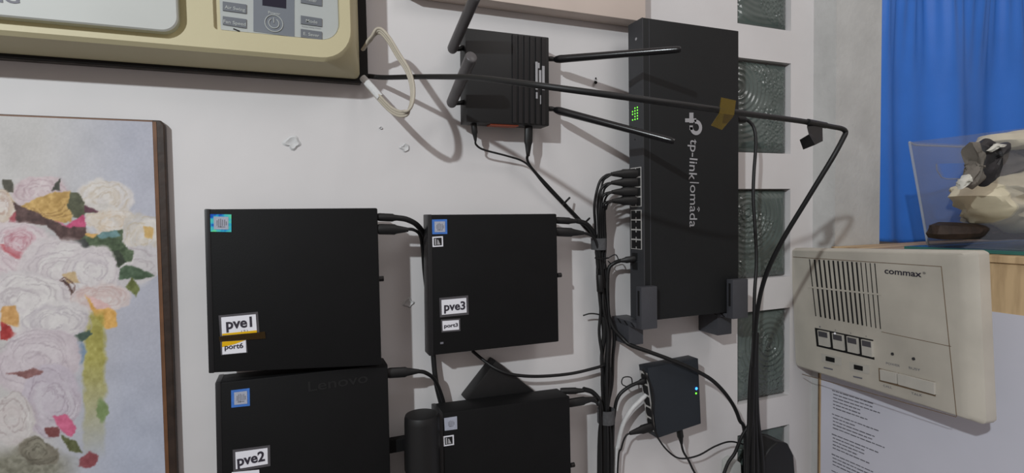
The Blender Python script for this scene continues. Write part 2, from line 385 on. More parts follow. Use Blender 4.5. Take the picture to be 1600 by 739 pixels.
# control panel
PC_ = WP(.0662)
bm = bmesh.new(); loft(bm, [L3(rrect(W(344, 20, .066).x, cx1-.0015, cz0+.0015, 1.93, [.001, .020, .01, .01]), .0650), L3(rrect(W(344, 20, .066).x, cx1-.0015, cz0+.0015, 1.93, [.001, .020, .01, .01]), .0662)])
cp = obj('control_panel', bm, M['panel'], ac, label='silver control panel')
card('display_strip', PC_, [(396, -60), (460, -54), (460, 58), (396, 49)], M['panelgrey'], cp, .0004, .0003)
card('display_window', PC_, [(410, -8), (447, -4), (447, 13), (410, 8)], M['display'], cp, .0009, .0005)
for (s, q, tl, tr) in (('Air Swing', [(348, 2), (385, 7), (385, 21), (348, 16)], (351, 13), (383, 18)),
                       ('Fan Speed', [(348, 25), (385, 30), (385, 44), (348, 38)], (349, 35.5), (384, 40.5)),
                       ('Timer', [(470, -11), (503, -7), (503, 9.5), (470, 4)], (478, 1), (495, 4)),
                       ('Mode', [(470, 24), (503, 29), (503, 41.5), (470, 37)], (478, 34.5), (496, 37)),
                       ('E. Saver', [(470, 45), (503, 49.5), (503, 62.5), (470, 58)], (474, 54.5), (499, 58)),
                       (None, [(348, -21), (385, -16), (385, -2), (348, -7)], 0, 0)):
    bt = card('button', PC_, q, M['button'], cp, .0012, .0010)
    if s: text('lettering', s, WP(.0674), tl, tr, .0036, M['panel'], bt, bold=.012)
text('lettering', 'Power', PC_, (419, 21), (438, 24), .0030, M['panel'], cp, h=.0007, bold=.012)
text('lettering', 'Timer/Stop Hour', PC_, (471, 41.6), (502, 45.4), .0012, M['greyink'], cp, h=.0007)
bm = bmesh.new(); c = PC_.at(428, 36.5, .0009)
for R_, r_ in ((.0092, .00055), (.0052, .00055)):
    a0, a1 = (0, 2*PI) if R_ > .007 else (PI/2+.55, PI/2+2*PI-.55)
    sweep(bm, [c+V(math.cos(a0+(a1-a0)*i/32)*R_, 0, math.sin(a0+(a1-a0)*i/32)*R_) for i in range(33)], r_, 6)
sweep(bm, [c+V(0, 0, .0005), c+V(0, 0, .0062)], .00055, 6)
obj('power_symbol', bm, M['panel'], cp)
bm = slab(WP(.07), [(365, 44), (375, 48), (374, 49.5), (364, 45.5)], 0, .0008); obj('scratch', bm, M['gasket'], ac)

# ------------------------------------------------------------------ painting
pw = Plane((0, -.035, 0), (1, 0, 0), (0, 0, 1))
pxr = W(238.5, 189, .010).x; pzt = W(240, 190, .010).z; pzb = 1.02; pxl = -.62
PX0, PY0 = -40, 160; IW, IH = 330, 640
def paint():
    Y, X = np.mgrid[0:IH, 0:IW].astype(float); X += PX0; Y += PY0
    rnd = np.random.RandomState(3)
    def fnoise(sc, seed):
        r = np.random.RandomState(seed); g = r.rand(int(IH/sc)+3, int(IW/sc)+3)
        yy, xx = (Y-PY0)/sc, (X-PX0)/sc; i, j = yy.astype(int), xx.astype(int); fy, fx = yy-i, xx-j; fy = fy*fy*(3-2*fy); fx = fx*fx*(3-2*fx)
        return (g[i, j]*(1-fy)*(1-fx)+g[i+1, j]*fy*(1-fx)+g[i, j+1]*(1-fy)*fx+g[i+1, j+1]*fy*fx)-.5
    wx = fnoise(16, 1)*7+fnoise(5, 2)*3; wy = fnoise(16, 3)*7+fnoise(5, 4)*3
    img = np.zeros((IH, IW, 3))
    t = np.clip((X-60)/140, 0, 1)[..., None]; s = np.clip((Y-500)/200, 0, 1)[..., None]
    img[:] = (np.array([196, 193, 191])*(1-t)+np.array([183, 184, 196])*t)*(1-s*t)+np.array([180, 186, 202])*s*t
    img += (fnoise(30, 5)*12+fnoise(4, 6)*5)[..., None]
    A, B = X+wx, Y+wy
    def put(mask, col, amt=1, var=10, seed=9):
        c = np.array(col, float)+(fnoise(7, seed)*var*1.6+fnoise(3, seed+1)*var)[..., None]
        mm = (np.clip(mask, 0, 1)*amt)[..., None]; img[:] = img*(1-mm)+c*mm
    def ell(x, y, rx, ry, col, soft=.12, amt=1, rot=0, var=8, seed=9):
        ca, sa = math.cos(rot), math.sin(rot); u = ((A-x)*ca+(B-y)*sa)/rx; v = (-(A-x)*sa+(B-y)*ca)/ry
        put((1-np.sqrt(u*u+v*v))/soft, col, amt, var, seed)
    def poly(pts, col, var=14, seed=9, amt=1, j=.8):
        ins = np.zeros(A.shape, bool); n = len(pts); AA, BB = X+wx*j, Y+wy*j
        for k in range(n):
            x1, y1 = pts[k]; x2, y2 = pts[(k+1) % n]
            if y1 == y2: continue
            ins ^= ((y1 > BB) != (y2 > BB)) & (AA < (x2-x1)*(BB-y1)/(y2-y1)+x1)
        f = ins.astype(float); f = (f+np.roll(f, 1, 0)+np.roll(f, 1, 1)+np.roll(f, -1, 0)+np.roll(f, -1, 1))/5
        put(f, col, amt, var, seed)
    def arc(x, y, rx, ry, a0, a1, wd, col, amt=.5, rot=0):
        u = A-x; v = B-y; ca, sa = math.cos(rot), math.sin(rot); u, v = (u*ca+v*sa)/rx, (-u*sa+v*ca)/ry
        r = np.sqrt(u*u+v*v); an = np.degrees(np.arctan2(v, u)) % 360
        inn = ((an-a0) % 360) < ((a1-a0) % 360 or 360)
        put(np.clip(1-np.abs(r-1)*min(rx, ry)/wd, 0, 1)*inn, col, amt, 6)
    def rose(x, y, rx, ry, base, dark, lite, seed, n=14):
        rr = np.random.RandomState(seed); ell(x, y, rx, ry, base, .1, 1, rr.rand()-.5, 8, seed)
        for i in range(n):
            q = 1-.78*i/n; th = rr.rand()*6.28; px_, py_ = x+math.cos(th)*rx*q*.34, y+math.sin(th)*ry*q*.34; ro_ = rr.rand()*3
            cc = np.array(base, float)+(np.array(lite)-np.array(base))*rr.rand()*1.2-(np.array(base)-np.array(dark))*rr.rand()*.35
            ell(px_, py_, rx*q*.62, ry*q*.62, cc, .25, .75, ro_, 7, seed+i)
            arc(px_, py_, rx*q*.62, ry*q*.62, math.degrees(th)-70, math.degrees(th)+80, 1.5, np.array(dark, float)-14, .55, 0)
            k = .95-.8*i/n; a = rr.rand()*360; c = np.array(dark if i % 2 else lite, float)
            arc(x+rr.randn()*4, y+rr.randn()*4, rx*k, ry*k, a, a+60+rr.rand()*110, 1.6+rr.rand()*5, c, .18+.32*rr.rand(), rr.rand()-.5)
    WH, WD, WL = (212, 206, 204), (188, 178, 182), (226, 222, 219)
    rose(0, 325, 26, 34, (212, 198, 180), (190, 160, 145), WL, 1)
    rose(62, 300, 44, 28, (205, 188, 190), (186, 158, 166), (218, 206, 206), 2)
    rose(165, 308, 46, 28, WH, (206, 190, 168), WL, 3)
    rose(178, 345, 52, 24, (210, 204, 198), (212, 188, 158), WL, 4)
    rose(222, 372, 34, 42, (205, 200, 196), (208, 190, 160), WL, 5, 8)
    rose(215, 415, 50, 30, (205, 200, 202), WD, WL, 16, 8)
    poly([(8, 300), (30, 322), (75, 300), (108, 297), (116, 322), (112, 345), (90, 348), (60, 338), (30, 325)], (196, 158, 88), 26, 11)
    for q in range(7): arc(60+q*6, 290, 48, 44+q*1.2, 40, 130, 1.6, (140, 104, 52) if q % 2 else (214, 178, 112), .6)
    poly([(18, 312), (40, 325), (75, 342), (100, 352), (135, 352), (140, 388), (118, 390), (96, 378), (70, 352), (45, 350), (13, 348), (24, 330)], (78, 50, 46), 24, 12)
    poly([(15, 340), (24, 330), (26, 348), (14, 350)], (170, 80, 88))
    poly([(2, 278), (16, 280), (24, 298), (12, 300), (4, 290)], (70, 66, 50)); poly([(79, 297), (96, 279), (93, 297)], (58, 58, 46))
    poly([(108, 299), (126, 303), (134, 322), (152, 328), (134, 336), (128, 346), (116, 338), (106, 322)], (74, 76, 50), 20, 13)
    poly([(132, 320), (154, 328), (134, 334)], (88, 40, 58))
    poly([(84, 345), (104, 350), (132, 336), (136, 356), (112, 356)], (196, 72, 116), 14, 14)
    poly([(122, 376), (134, 368), (162, 362), (190, 356), (189, 374), (198, 388), (209, 392), (203, 410), (188, 414), (168, 398), (150, 386), (132, 390)], (70, 88, 58), 26, 15)
    poly([(168, 394), (186, 388), (196, 412), (184, 413)], (44, 54, 36)); poly([(150, 364), (182, 358), (186, 366), (160, 372)], (104, 140, 142), 16)
    poly([(134, 366), (156, 362), (148, 370), (136, 370)], (214, 168, 96)); poly([(108, 378), (134, 372), (142, 386), (124, 392)], (56, 58, 56), 20)
    rose(32, 392, 66, 46, (213, 200, 202), (196, 172, 180), (224, 214, 214), 6, 18)
    rose(30, 380, 28, 20, (208, 178, 184), (186, 120, 132), (220, 202, 206), 7, 14)
    arc(28, 378, 26, 20, 10, 170, 4, (190, 84, 92), .85); arc(28, 380, 19, 13, 0, 150, 3.5, (196, 102, 112), .7)
    poly([(58, 384), (68, 394), (66, 398)], (150, 70, 76))
    rose(95, 425, 74, 52, (211, 202, 203), (192, 180, 186), WL, 8, 18); rose(144, 424, 46, 44, (213, 205, 206), (196, 186, 192), WL, 9, 16)
    rose(40, 470, 70, 50, (210, 203, 204), WD, WL, 10, 16); rose(160, 468, 50, 26, (212, 198, 196), (204, 172, 166), WL, 17, 10)
    poly([(98, 428), (118, 424), (124, 440), (104, 440)], (196, 170, 128), 14); arc(100, 448, 16, 14, 250, 40, 2, (92, 60, 54), .9); poly([(92, 436), (104, 438), (114, 452), (112, 458), (104, 446)], (84, 56, 50))
    poly([(190, 416), (214, 417), (241, 432), (214, 436), (188, 436)], (72, 94, 68), 20, 18); poly([(197, 446), (206, 434), (218, 452), (214, 462)], (104, 112, 56), 20)
    poly([(224, 352), (240, 356), (238, 372), (226, 368)], (212, 176, 110), 12)
    poly([(130, 462), (160, 474), (184, 490), (184, 508), (168, 512), (146, 492)], (222, 172, 92), 18, 19); poly([(130, 462), (158, 470), (178, 484), (150, 482)], (222, 186, 182), 8)
    m_ = np.clip((A-128)/5, 0, 1)*np.clip((168-A)/7, 0, 1)*np.clip((B-484)/12, 0, 1)*np.clip((720-B)/160, 0, 1); put(m_, (168, 160, 74), .9, 20, 20)
    poly([(0, 480), (26, 478), (30, 508), (0, 505)], (206, 158, 96), 20); poly([(0, 500), (28, 520), (14, 530), (0, 532)], (170, 52, 50), 20)
    rose(82, 505, 62, 34, (212, 206, 206), (190, 182, 188), WL, 11, 14); poly([(112, 528), (136, 514), (146, 520), (124, 538)], (72, 92, 80), 14)
    ell(124, 552, 11, 19, (108, 134, 160), .3); poly([(104, 536), (120, 544), (118, 562)], (206, 150, 118))
    rose(58, 565, 74, 50, (206, 195, 200), (186, 172, 180), (218, 210, 213), 12, 16); rose(78, 625, 50, 60, (196, 186, 196), (176, 162, 174), (210, 204, 210), 13, 14)
    poly([(10, 582), (44, 576), (70, 582), (40, 592)], (140, 98, 96), 20)
    rose(20, 655, 34, 44, (206, 200, 198), (176, 160, 160), WL, 14, 8)
    poly([(84, 650), (104, 646), (122, 668), (112, 684), (92, 672)], (208, 104, 138), 16, 21); poly([(70, 668), (90, 668), (92, 682), (76, 682)], (130, 74, 74))
    ell(160, 642, 10, 22, (126, 146, 96), .3); poly([(94, 680), (118, 690), (128, 706), (108, 702)], (92, 96, 60)); poly([(122, 716), (140, 704), (152, 712), (146, 728), (122, 730)], (140, 72, 78))
    ell(40, 730, 90, 40, (120, 118, 100), .5, .8, 0, 26, 22); rose(60, 705, 34, 22, (128, 122, 108), (92, 88, 76), (150, 146, 130), 15, 8)  # dark olive lower left: cast shade painted into the picture's colours
    img[:] += (fnoise(2.2, 40)*7)[..., None]
    return np.clip(img*.93, 0, 255)
IMG = paint()
def painting():
    ob = empty('floral_painting', ((pxl+pxr)/2, 0, pzb), 'floral painting of white and pink roses with a dark brown edge, left side', 'painting')
    # slight lean: right edge runs from pxr at top to pxb lower down
    pxb = W(259, 739, .010).x; zb_ = W(259, 739, .010).z; k = (pxb-pxr)/(pzt-zb_)
    bm = bmesh.new()
    ew = .0118; fr = [V(pxl, -.0095, pzb), V(pxr+ew+k*(pzt-pzb), -.0095, pzb), V(pxr+ew, -.0095, pzt-.003), V(pxr+ew-.004, -.0095, pzt+.002), V(pxl, -.0095, pzt+.002)]
    hexa(bm, fr, [V(p.x, -.001, p.z) for p in fr], .002, 2); obj('frame', bm, M['brown'], ob)
    bm = bmesh.new(); fl_ = [V(pxr-.0006, -.0100, pzt), V(pxr+.0034, -.0100, pzt), V(pxr+.0034+k*(pzt-pzb), -.0100, pzb), V(pxr-.0006+k*(pzt-pzb), -.0100, pzb)]; hexa(bm, fl_, [p+V(0, .0008, 0) for p in fl_]); obj('liner', bm, M['liner'], ob, label='brown inner edge')
    bm = box(pxl, pxr, -.0100, -.0092, pzt-.0005, pzt+.0012); obj('liner', bm, M['liner'], ob, label='brown inner edge')
    e = .0004; xs = [pxl+e] + list(np.arange(-.34, pxr-e, .0009)); zs = [pzb+e] + list(np.arange(1.16, pzt-e, .0009)) + [pzt-e]
    bm = bmesh.new(); cl = bm.verts.layers.float_color.new('paint'); rowsv = []
    for z in zs:
        r_ = []
        for i, x in enumerate(xs + [pxr-e]):
            xx = x + k*(pzt-z)*((x-pxl)/(pxr-pxl)); v = bm.verts.new((xx, -.0102, z)); q = V(xx, -.0102, z)-CP; zc = q.dot(FW)
            px = 800+FPX*q.dot(RT)/zc; py = 369.5-FPX*q.dot(UP)/zc
            jx = int(min(IW-1, max(0, px-PX0))); jy = int(min(IH-1, max(0, py-PY0))); c = IMG[jy, jx]
            v[cl] = rgb(*c); r_.append(v)
        rowsv.append(r_)
    for a, b in zip(rowsv, rowsv[1:]):
        for i in range(len(a)-1): bm.faces.new((a[i], a[i+1], b[i+1], b[i]))
    m = bpy.data.materials.new('painted_canvas'); m.use_nodes = True; nt = m.node_tree; at = nt.nodes.new('ShaderNodeVertexColor'); at.layer_name = 'paint'
    nt.links.new(at.outputs[0], nt.nodes['Principled BSDF'].inputs['Base Color']); nt.nodes['Principled BSDF'].inputs['Roughness'].default_value = .55
    obj('picture', bm, m, ob)
painting()

# ------------------------------------------------------------------ mini computers
def sticker(parent, pl, q, border, dark=M['greyink']):
    s = card('processor_sticker', pl, q, border, parent, .0006, .0005)
    card('sticker_face', pl, subq(q, .16, .14, .86, .86), M['silver'], s, .0009, .0003)
    bm = bmesh.new()
    for (u, v0, v1) in ((.30, .35, .65), (.38, .28, .7), (.47, .25, .75), (.56, .3, .66), (.66, .3, .66), (.74, .4, .62)):
        slab(pl, subq(q, u, v0, u+.035, v1), .0009, .00105, bm=bm)
    slab(pl, subq(q, .34, .70, .7, .74), .0009, .00105, bm=bm)
    obj('lettering', bm, dark, s)
def small_badge(parent, pl, q):
    s = card('small_badge', pl, q, M['white'], parent, .0006, .0005)
    card('badge_field', pl, subq(q, .13, .13, .87, .87), M['hole'], s, .0009, .0003)
    bm = bmesh.new(); slab(pl, [inq(q, *p) for p in ((.22, .2), (.36, .2), (.36, .82), (.22, .82))], .0009, .0011, bm=bm)
    slab(pl, [inq(q, *p) for p in ((.46, .3), (.54, .3), (.74, .8), (.44, .8))], .0009, .0011, bm=bm)
    obj('badge_mark', bm, M['logo'], s)
def name_label(parent, pl, q, s, tl, tr, h, yellow=None):
    l = card('name_label', pl, q, M['cardedge'], parent, .0005, .0004)
    card('label_paper', pl, subq(q, .07, .12, .93, .88), M['white'], l, .0009, .0004)
    text('lettering', s, pl, tl, tr, h, M['ink'], l, h=.0013, bold=.028)
    return l
def mini_pc(q, d, t, label, plug_y, kn=None):
    pl = WP(d); c = pl.at(*inq(q, .5, 1)); o = empty('mini_computer', (c.x, 0, c.z), label, 'computer', 'black mini computers mounted on the wall')
    bm = slab(pl, q, -t, 0, .0022, seg=2); obj('case', bm, M['black'], o, smooth=35)
    # front bezel on the left end, slightly raised, with a seam
    bm = slab(pl, subq(q, -.004, -.002, .030, 1.002), -t+.001, .0007, .0012); obj('front_bezel', bm, M['bezel'], o, smooth=35)
    bm = slab(pl, subq(q, .3, .3, .7, .7), -d+.0003, -t+.0005); obj('mount_bracket', bm, M['black'], o)
    # rear connector shells on the right end
    a, b = inq(q, 1, .0), inq(q, 1, 1)
    for v in ((.55, .58) if kn is None else kn):
        p = pl.at(*lerp2(a, b, v), -t*.5); bm = bmesh.new(); cyl(bm, p-V(.001, 0, 0), p+V(.005, 0, 0), .0034, ns=14); obj('thumbscrew', bm, M['gloss'], o, smooth=40)
    return o, pl
Q1 = [(320, 327), (590, 325), (596.5, 571), (327, 583)]
pc1, pl1 = mini_pc(Q1, .066, .034, 'black mini computer labelled pve1, upper left of the computers', 0, (.45,))
sticker(pc1, pl1, [(328.5, 334.5), (361.5, 335), (361.5, 362.5), (329, 362)], M['holo'])
l1 = card('name_label', pl1, [(341.5, 493), (403, 487), (405.5, 521), (344, 526)], M['cardedge'], pc1, .0005, .0004)
card('label_paper', pl1, [(345.5, 496), (399.5, 491), (401.5, 519.5), (347, 524.5)], M['white'], l1, .0009, .0004)
text('lettering', 'pve1', pl1, (353.5, 514), (394, 510), .0115, M['ink'], l1, h=.0013, bold=.028)
text('lettering', '( 9 )', pl1, (377, 519), (387, 517.5), .0022, M['greyink'], l1, h=.0013)
l1 = card('port_label', pl1, [(344, 532), (385, 530), (387, 551), (345.5, 555)], M['cardedge'], pc1, .0005, .0004)
card('label_paper', pl1, [(347, 534), (384, 531.5), (384.8, 550.5), (347.5, 554)], M['white'], l1, .0009, .0004)
text('lettering', 'port6', pl1, (351, 546), (380, 543.5), .0058, M['ink'], l1, h=.0013, bold=.02)
yt = card('yellow_tape', pl1, [(347, 521.5), (401.3, 516), (401.5, 519.5), (347.2, 524.3)], M['yellowtape'], pc1, .0012, .0002, label='yellow strip across the labels')
card('tape_fold', pl1, [(347, 534), (383.5, 531.5), (366, 538), (347, 542.5)], M['yellowtape'], yt, .0010, .0001)
card('tape_strip', pl1, [(342, 526), (414, 518), (415, 529), (343, 534)], M['film'], yt, .0011, .0002)
Q3 = [(669, 335.5), (870, 334), (873.5, 534), (671.5, 556)]
pc3, pl3 = mini_pc(Q3, .055, .026, 'black mini computer labelled pve3, hung alone right of pve1', 0, (.48,))
sticker(pc3, pl3, [(675, 343), (698.5, 342.5), (699, 365.5), (675.5, 366)], M['bluesticker'])
small_badge(pc3, pl3, [(675.5, 370), (692, 369), (692.5, 385), (676, 386)])
name_label(pc3, pl3, [(686.5, 465.5), (731.5, 461.5), (732.5, 491.5), (687.5, 496)], 'pve3', (694, 485.5), (727, 483), .0108)
l3 = name_label(pc3, pl3, [(689, 499.5), (719, 497.5), (719.5, 517), (690, 519.5)], 'port3', (694, 512), (715.5, 510), .0048); l3.name = 'port_label'
text('lettering', '-', pl3, (688, 543.5), (693, 543), .02, M['greyink'], pc3)
Q2 = [(337, 598.5), (606, 569), (612, 812), (342, 850)]
pc2, pl2 = mini_pc(Q2, .056, .036, 'black mini computer labelled pve2, under pve1 and cut by the photo bottom', 0, (.8,))
sticker(pc2, pl2, [(361, 610), (390, 606.5), (390.5, 634), (361.5, 637)], M['bluesticker'])
name_label(pc2, pl2, [(363.5, 703), (422, 695.5), (422.5, 728), (364.5, 738)], 'pve2', (371, 728), (414, 719.5), .0118)
card('port_label', pl2, [(362, 738), (405, 734), (406, 760), (363, 765)], M['white'], pc2)
text('lettering', 'Lenovo', pl2, (482, 612), (575, 597), .0125, M['hole'], pc2, h=.0004, bold=.01)
Q4 = [(686, 646), (890.5, 619), (894, 815), (689, 850)]
pc4, pl4 = mini_pc(Q4, .066, .040, 'black mini computer with pale square sticker, bottom centre next to black cylinder', 0, (.55,))
sticker(pc4, pl4, [(694, 653.5), (714, 650.5), (714.5, 670.5), (695, 673)], M['silver'])
small_badge(pc4, pl4, [(692.5, 682), (709, 679.5), (709.5, 695), (693.5, 697.5)])

# ------------------------------------------------------------------ cylinder, tilted drive
o = empty('cylindrical_speaker', (W(661, 700, .06).x, -.06, 1.02), 'black upright cylinder with flat rounded top, between the two lowest computers', 'speaker')
c = W(659, 646, .065); rC = (W(685.5, 660, .065)-W(632, 660, .065)).length/2
prof = [(0, 0), (rC*.80, 0), (rC*.93, -.001), (rC*.985, -.0045), (rC, -.010), (rC, -.15), (rC*.98, -.22), (rC*.9, -.226)]
bm = bmesh.new(); rings = [[V(c.x+max(r_, .0005)*math.cos(2*PI*i/40), c.y+max(r_, .0005)*math.sin(2*PI*i/40), c.z+z_) for i in range(40)] for r_, z_ in prof]
loft(bm, rings, cap=True, capfirst=True); obj('body', bm, M['rubber'], o, smooth=30)
bm = box(W(606, 690, .04).x, c.x-.005, -.03, -.042, W(620, 706, .04).z, W(620, 686, .04).z, .001); obj('side_arm', bm, M['black'], o)
bm = box(c.x-.012, c.x+.012, c.y+rC*.5, 0, c.z-.10, c.z-.05, .001); obj('wall_bracket', bm, M['black'], o)
dq = [(775, 563), (838, 613), (800, 668), (727, 625)]
o = empty('drive_enclosure', (W(778, 640).x, 0, W(778, 640).z), 'black rectangular drive enclosure tilted like a diamond, above the bottom centre computer', 'drive')
bm = slab(WP(.026), dq, -.0255, 0, .003); obj('case', bm, M['rubber'], o, smooth=35)
bm = bmesh.new(); p = WP(.026).at(781, 588, .0); cyl(bm, p+V(0, .002, 0), p-V(0, .0004, 0), .0022, ns=14); obj('screw', bm, M['bezel'], o)

# ------------------------------------------------------------------ wifi router
rp = WP(.042); RQ = [(727.5, 43), (858, 58), (858.5, 197), (728.5, 190.5)]
c = rp.at(793, 195); ro = empty('wifi_router', (c.x, 0, c.z), 'black wireless router with four antennas and ribbed side, on the wall', 'router')
bm = slab(rp, RQ, -.028, 0, .0022); obj('case', bm, M['rubber'], ro, smooth=35)
bm = slab(rp, subq(RQ, .2, .2, .8, .8), -.0415, -.0275); obj('wall_mount', bm, M['black'], ro)
for i, u in enumerate((.56, .63, .70, .77, .84, .91)):
    bm = slab(rp, subq(RQ, u, .012, u+.045, .985), -.0005, .0018, .0007); obj('rib', bm, M['gloss'], ro)
bm = bmesh.new()
for (u0, v0, u1, v1) in ((.835, .29, .862, .60), (.865, .30, .885, .36), (.878, .38, .905, .56), (.915, .33, .945, .60), (.84, .63, .86, .70), (.89, .66, .90, .76), (.86, .52, .93, .57)):
    slab(rp, subq(RQ, u0, v0, u1, v1), .0016, .0021, bm=bm)
obj('torn_sticker', bm, M['logo'], ro, label='torn white sticker residue')
zb = rp.at(793, 194).z
a, b = rp.at(768, 193), rp.at(812, 195)
bm = box(a.x, b.x, -.038, -.022, a.z-.0012, a.z+.003, 0); obj('port_strip', bm, M['orange'], ro, label='orange strip of ports')
def antenna(name, pts, r0, r1, hinge, m=M['gloss'], rr=None):
    """hinge: list of (px,py,d) from the case; pts blade points"""
    h = obj('hinge', sweep(bmesh.new(), [W(*p) for p in hinge], [.0036, .0036, .0028, .0042][:len(hinge)] if len(hinge) == 4 else .0036, 12), M['rubber'], ro, smooth=40)
    A_, B_ = W(*pts[0]), W(*pts[-1]); P_ = [A_+(B_-A_)*t for t in (0, .02, .05, .12, .3, .5, .7, .9, .97, .99, 1)]; n = len(P_); rs = [r0+(r1-r0)*i/(n-1) for i in range(n)]
    rs[0] *= .55; rs[1] *= .82; rs[-1] *= .8; rs[-2] *= .95
    a = obj('antenna', sweep(bmesh.new(), P_, rs, 14, flat=.9, flatdir=V(0, 0, 1)), m, ro, smooth=50)
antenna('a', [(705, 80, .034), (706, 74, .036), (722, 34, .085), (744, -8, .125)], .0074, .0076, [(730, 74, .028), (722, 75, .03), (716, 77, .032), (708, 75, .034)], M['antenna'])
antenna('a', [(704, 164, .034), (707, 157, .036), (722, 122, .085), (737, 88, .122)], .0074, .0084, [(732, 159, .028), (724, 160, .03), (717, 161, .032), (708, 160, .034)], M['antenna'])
antenna('a', [(866, 93, .030), (900, 92, .06), (980, 86, .115), (1064, 77, .152)], .0062, .0040, [(857, 92, .028), (862, 92, .028), (868, 93, .03), (876, 92.5, .038)])
antenna('a', [(866, 171, .030), (900, 180, .06), (980, 202, .115), (1054, 221, .152)], .0062, .0038, [(857, 170, .028), (862, 170, .028), (868, 171, .03), (876, 173, .038)])

# ------------------------------------------------------------------ rack switch
sd = .065; sp = WP(sd); SQ = [(1005.5, 27), (1154, 50), (1154, 491), (1006.5, 496)]
x0, x1 = sp.at(1006, 260).x, sp.at(1154, 260).x; z1, z0 = sp.at(1080, 38).z, sp.at(1080, 494).z
so = empty('network_switch', ((x0+x1)/2, 0, z0), 'tall dark grey network switch hung upright with grey lettering and green lights', 'network switch')
bm = box(x0, x1, -sd, -.030, z0, z1, .0008); obj('case', bm, M['switch'], so, smooth=30)
bm = box(x0-.0012, x0+.0006, -sd-.0002, -.0295, z0, z1, .0003); fp = obj('front_plate', bm, M['switchface'], so)
bm = box(x0+.0105, x0+.0112, -sd-.0003, -sd+.0002, z0+.002, z1-.002); obj('seam', bm, M['bracket'], so)
for zc in (z1-.10, z0+.10): obj('mount_bracket', box((x0+x1)/2-.03, (x0+x1)/2+.03, -.0305, -.0003, zc-.03, zc+.03), M['switch'], so)
fs = SP(x0-.0012); # side plane facing left
fs = Plane((x0-.0012, 0, 0), (0, -1, 0), (0, 0, 1)); 
def side(px, py): return fs.at(px, py)
def sbox(y0, y1, z0_, z1_, t, bm=None, bevel=0): return box(x0-.0012-t, x0-.0010, -y0, -y1, z0_, z1_, bevel, bm)
zfun = lambda py: fs.at(992, py).z
# leds 
bm = bmesh.new()
pat = ((169.5, .75), (172, .45), (175, .85), (176, .6), (179, .85), (181, .62), (183, .45), (172, .65), (178, .45), (185, .8), (186.5, .6), (187.5, .42))
for k, (r_, c_) in enumerate([(0, 1), (1, 0), (1, 1), (0, 2), (1, 2), (2, 0), (2, 1), (2, 2), (3, 2), (3, 1), (4, 0), (4, 1), (4, 2)]):
    zc = zfun(169+r_*4.4); yc = .0395+c_*.0062
    cyl(bm, (x0-.0016, -yc, zc), (x0-.0008, -yc, zc), .0011, ns=10)
obj('status_lights', bm, M['led'], fp, label='green status lights')
# ports
for (ya, yb, rowsn) in ((262, 323, 4), (328, 389, 4)):
    za, zb_ = zfun(ya), zfun(yb); bm = sbox(.0335, .0605, zb_, za, .0008); pb = obj('port_block', bm, M['portmetal'], fp)
    hgt = (za-zb_)/rowsn
    for i in range(rowsn):
        for (c0, c1) in ((.0350, .0460), (.0485, .0592)):
            zt = za-hgt*i-.0012; zl = zt-hgt+.0022
            bm = box(x0-.0023, x0-.0018, -c0, -c1, zl, zt); box(x0-.0023, x0-.0018, -(c1 if c0 < .04 else c0)-(.0014 if c0 < .04 else -.0014), -(c1 if c0 < .04 else c0), zl+.003, zt-.003, bm=bm)
            obj('port', bm, M['hole'], pb)
for (ya, yb) in ((395, 407), (409, 421)):
    bm = sbox(.036, .049, zfun(yb), zfun(ya), .0010); q_ = obj('uplink_port', bm, M['switch'], fp)
    bm = box(x0-.0026, x0-.0021, -.038, -.047, zfun(yb)+.0015, zfun(ya)-.0015); obj('port_opening', bm, M['hole'], q_)
bm = bmesh.new(); cyl(bm, (x0-.0016, -.045, zfun(218)), (x0-.001, -.045, zfun(218)), .0011, ns=10); obj('reset_hole', bm, M['hole'], fp)
# lettering along the big face
text('lettering', 'tp-link', sp, (1079, 217), (1076.5, 281), .0155, M['logo'], so, h=.0006, bold=.006)
text('lettering', 'omada', sp, (1078.5, 289), (1077.5, 355), .0150, M['logo'], so, h=.0006, bold=.0)
card('divider_line', sp, [(1078, 284.2), (1092, 285), (1092, 286.6), (1078, 285.8)], M['logo'], so, .0006, .0003)
bm = bmesh.new()   # round logo with a stepped stem
def flatring(bm, c, R_, r_, a0, a1, ax=V(1, 0, 0), az=V(0, 0, 1), n=28, t=.0003):
    L_ = []
    for i in range(n+1):
        a = a0+(a1-a0)*i/n; dirv = ax*math.cos(a)+az*math.sin(a); L_.append((c+dirv*R_, c+dirv*r_))
    for i in range(n):
        bm.faces.new([bm.verts.new(p) for p in (L_[i][0], L_[i+1][0], L_[i+1][1], L_[i][1])])
def lq(x_0, y_0, x_1, y_1):
    bm.faces.new([bm.verts.new(sp.at(x, y, .0007)) for x, y in ((x_0, y_0), (x_1, y_0), (x_1, y_1), (x_0, y_1))])
flatring(bm, sp.at(1087.5, 199, .0007), .0118, .0058, PI*.60, -PI*1.0)
lq(1077, 176, 1083.5, 192); lq(1070.5, 185, 1077, 191); lq(1083.5, 185, 1088, 190.5); lq(1077.3, 196, 1082.5, 203)
obj('logo_mark', bm, M['logo'], so)
bm = bmesh.new(); c = sp.at(1089, 327, .0007)
for R_ in (.0022, .0050): flatring(bm, c, R_, R_-.0013, -.9, .9, n=12)
obj('wave_mark', bm, M['logo'], so)
text('lettering', 'tp-link omada', fs, (990.5, 72), (990.3, 104), .0034, M['logo'], fp, h=-.0004)
bm = bmesh.new(); cyl(bm, (x0-.0016, -.050, zfun(62)), (x0-.001, -.050, zfun(62)), .0022, ns=14); obj('round_mark', bm, M['logo'], fp)

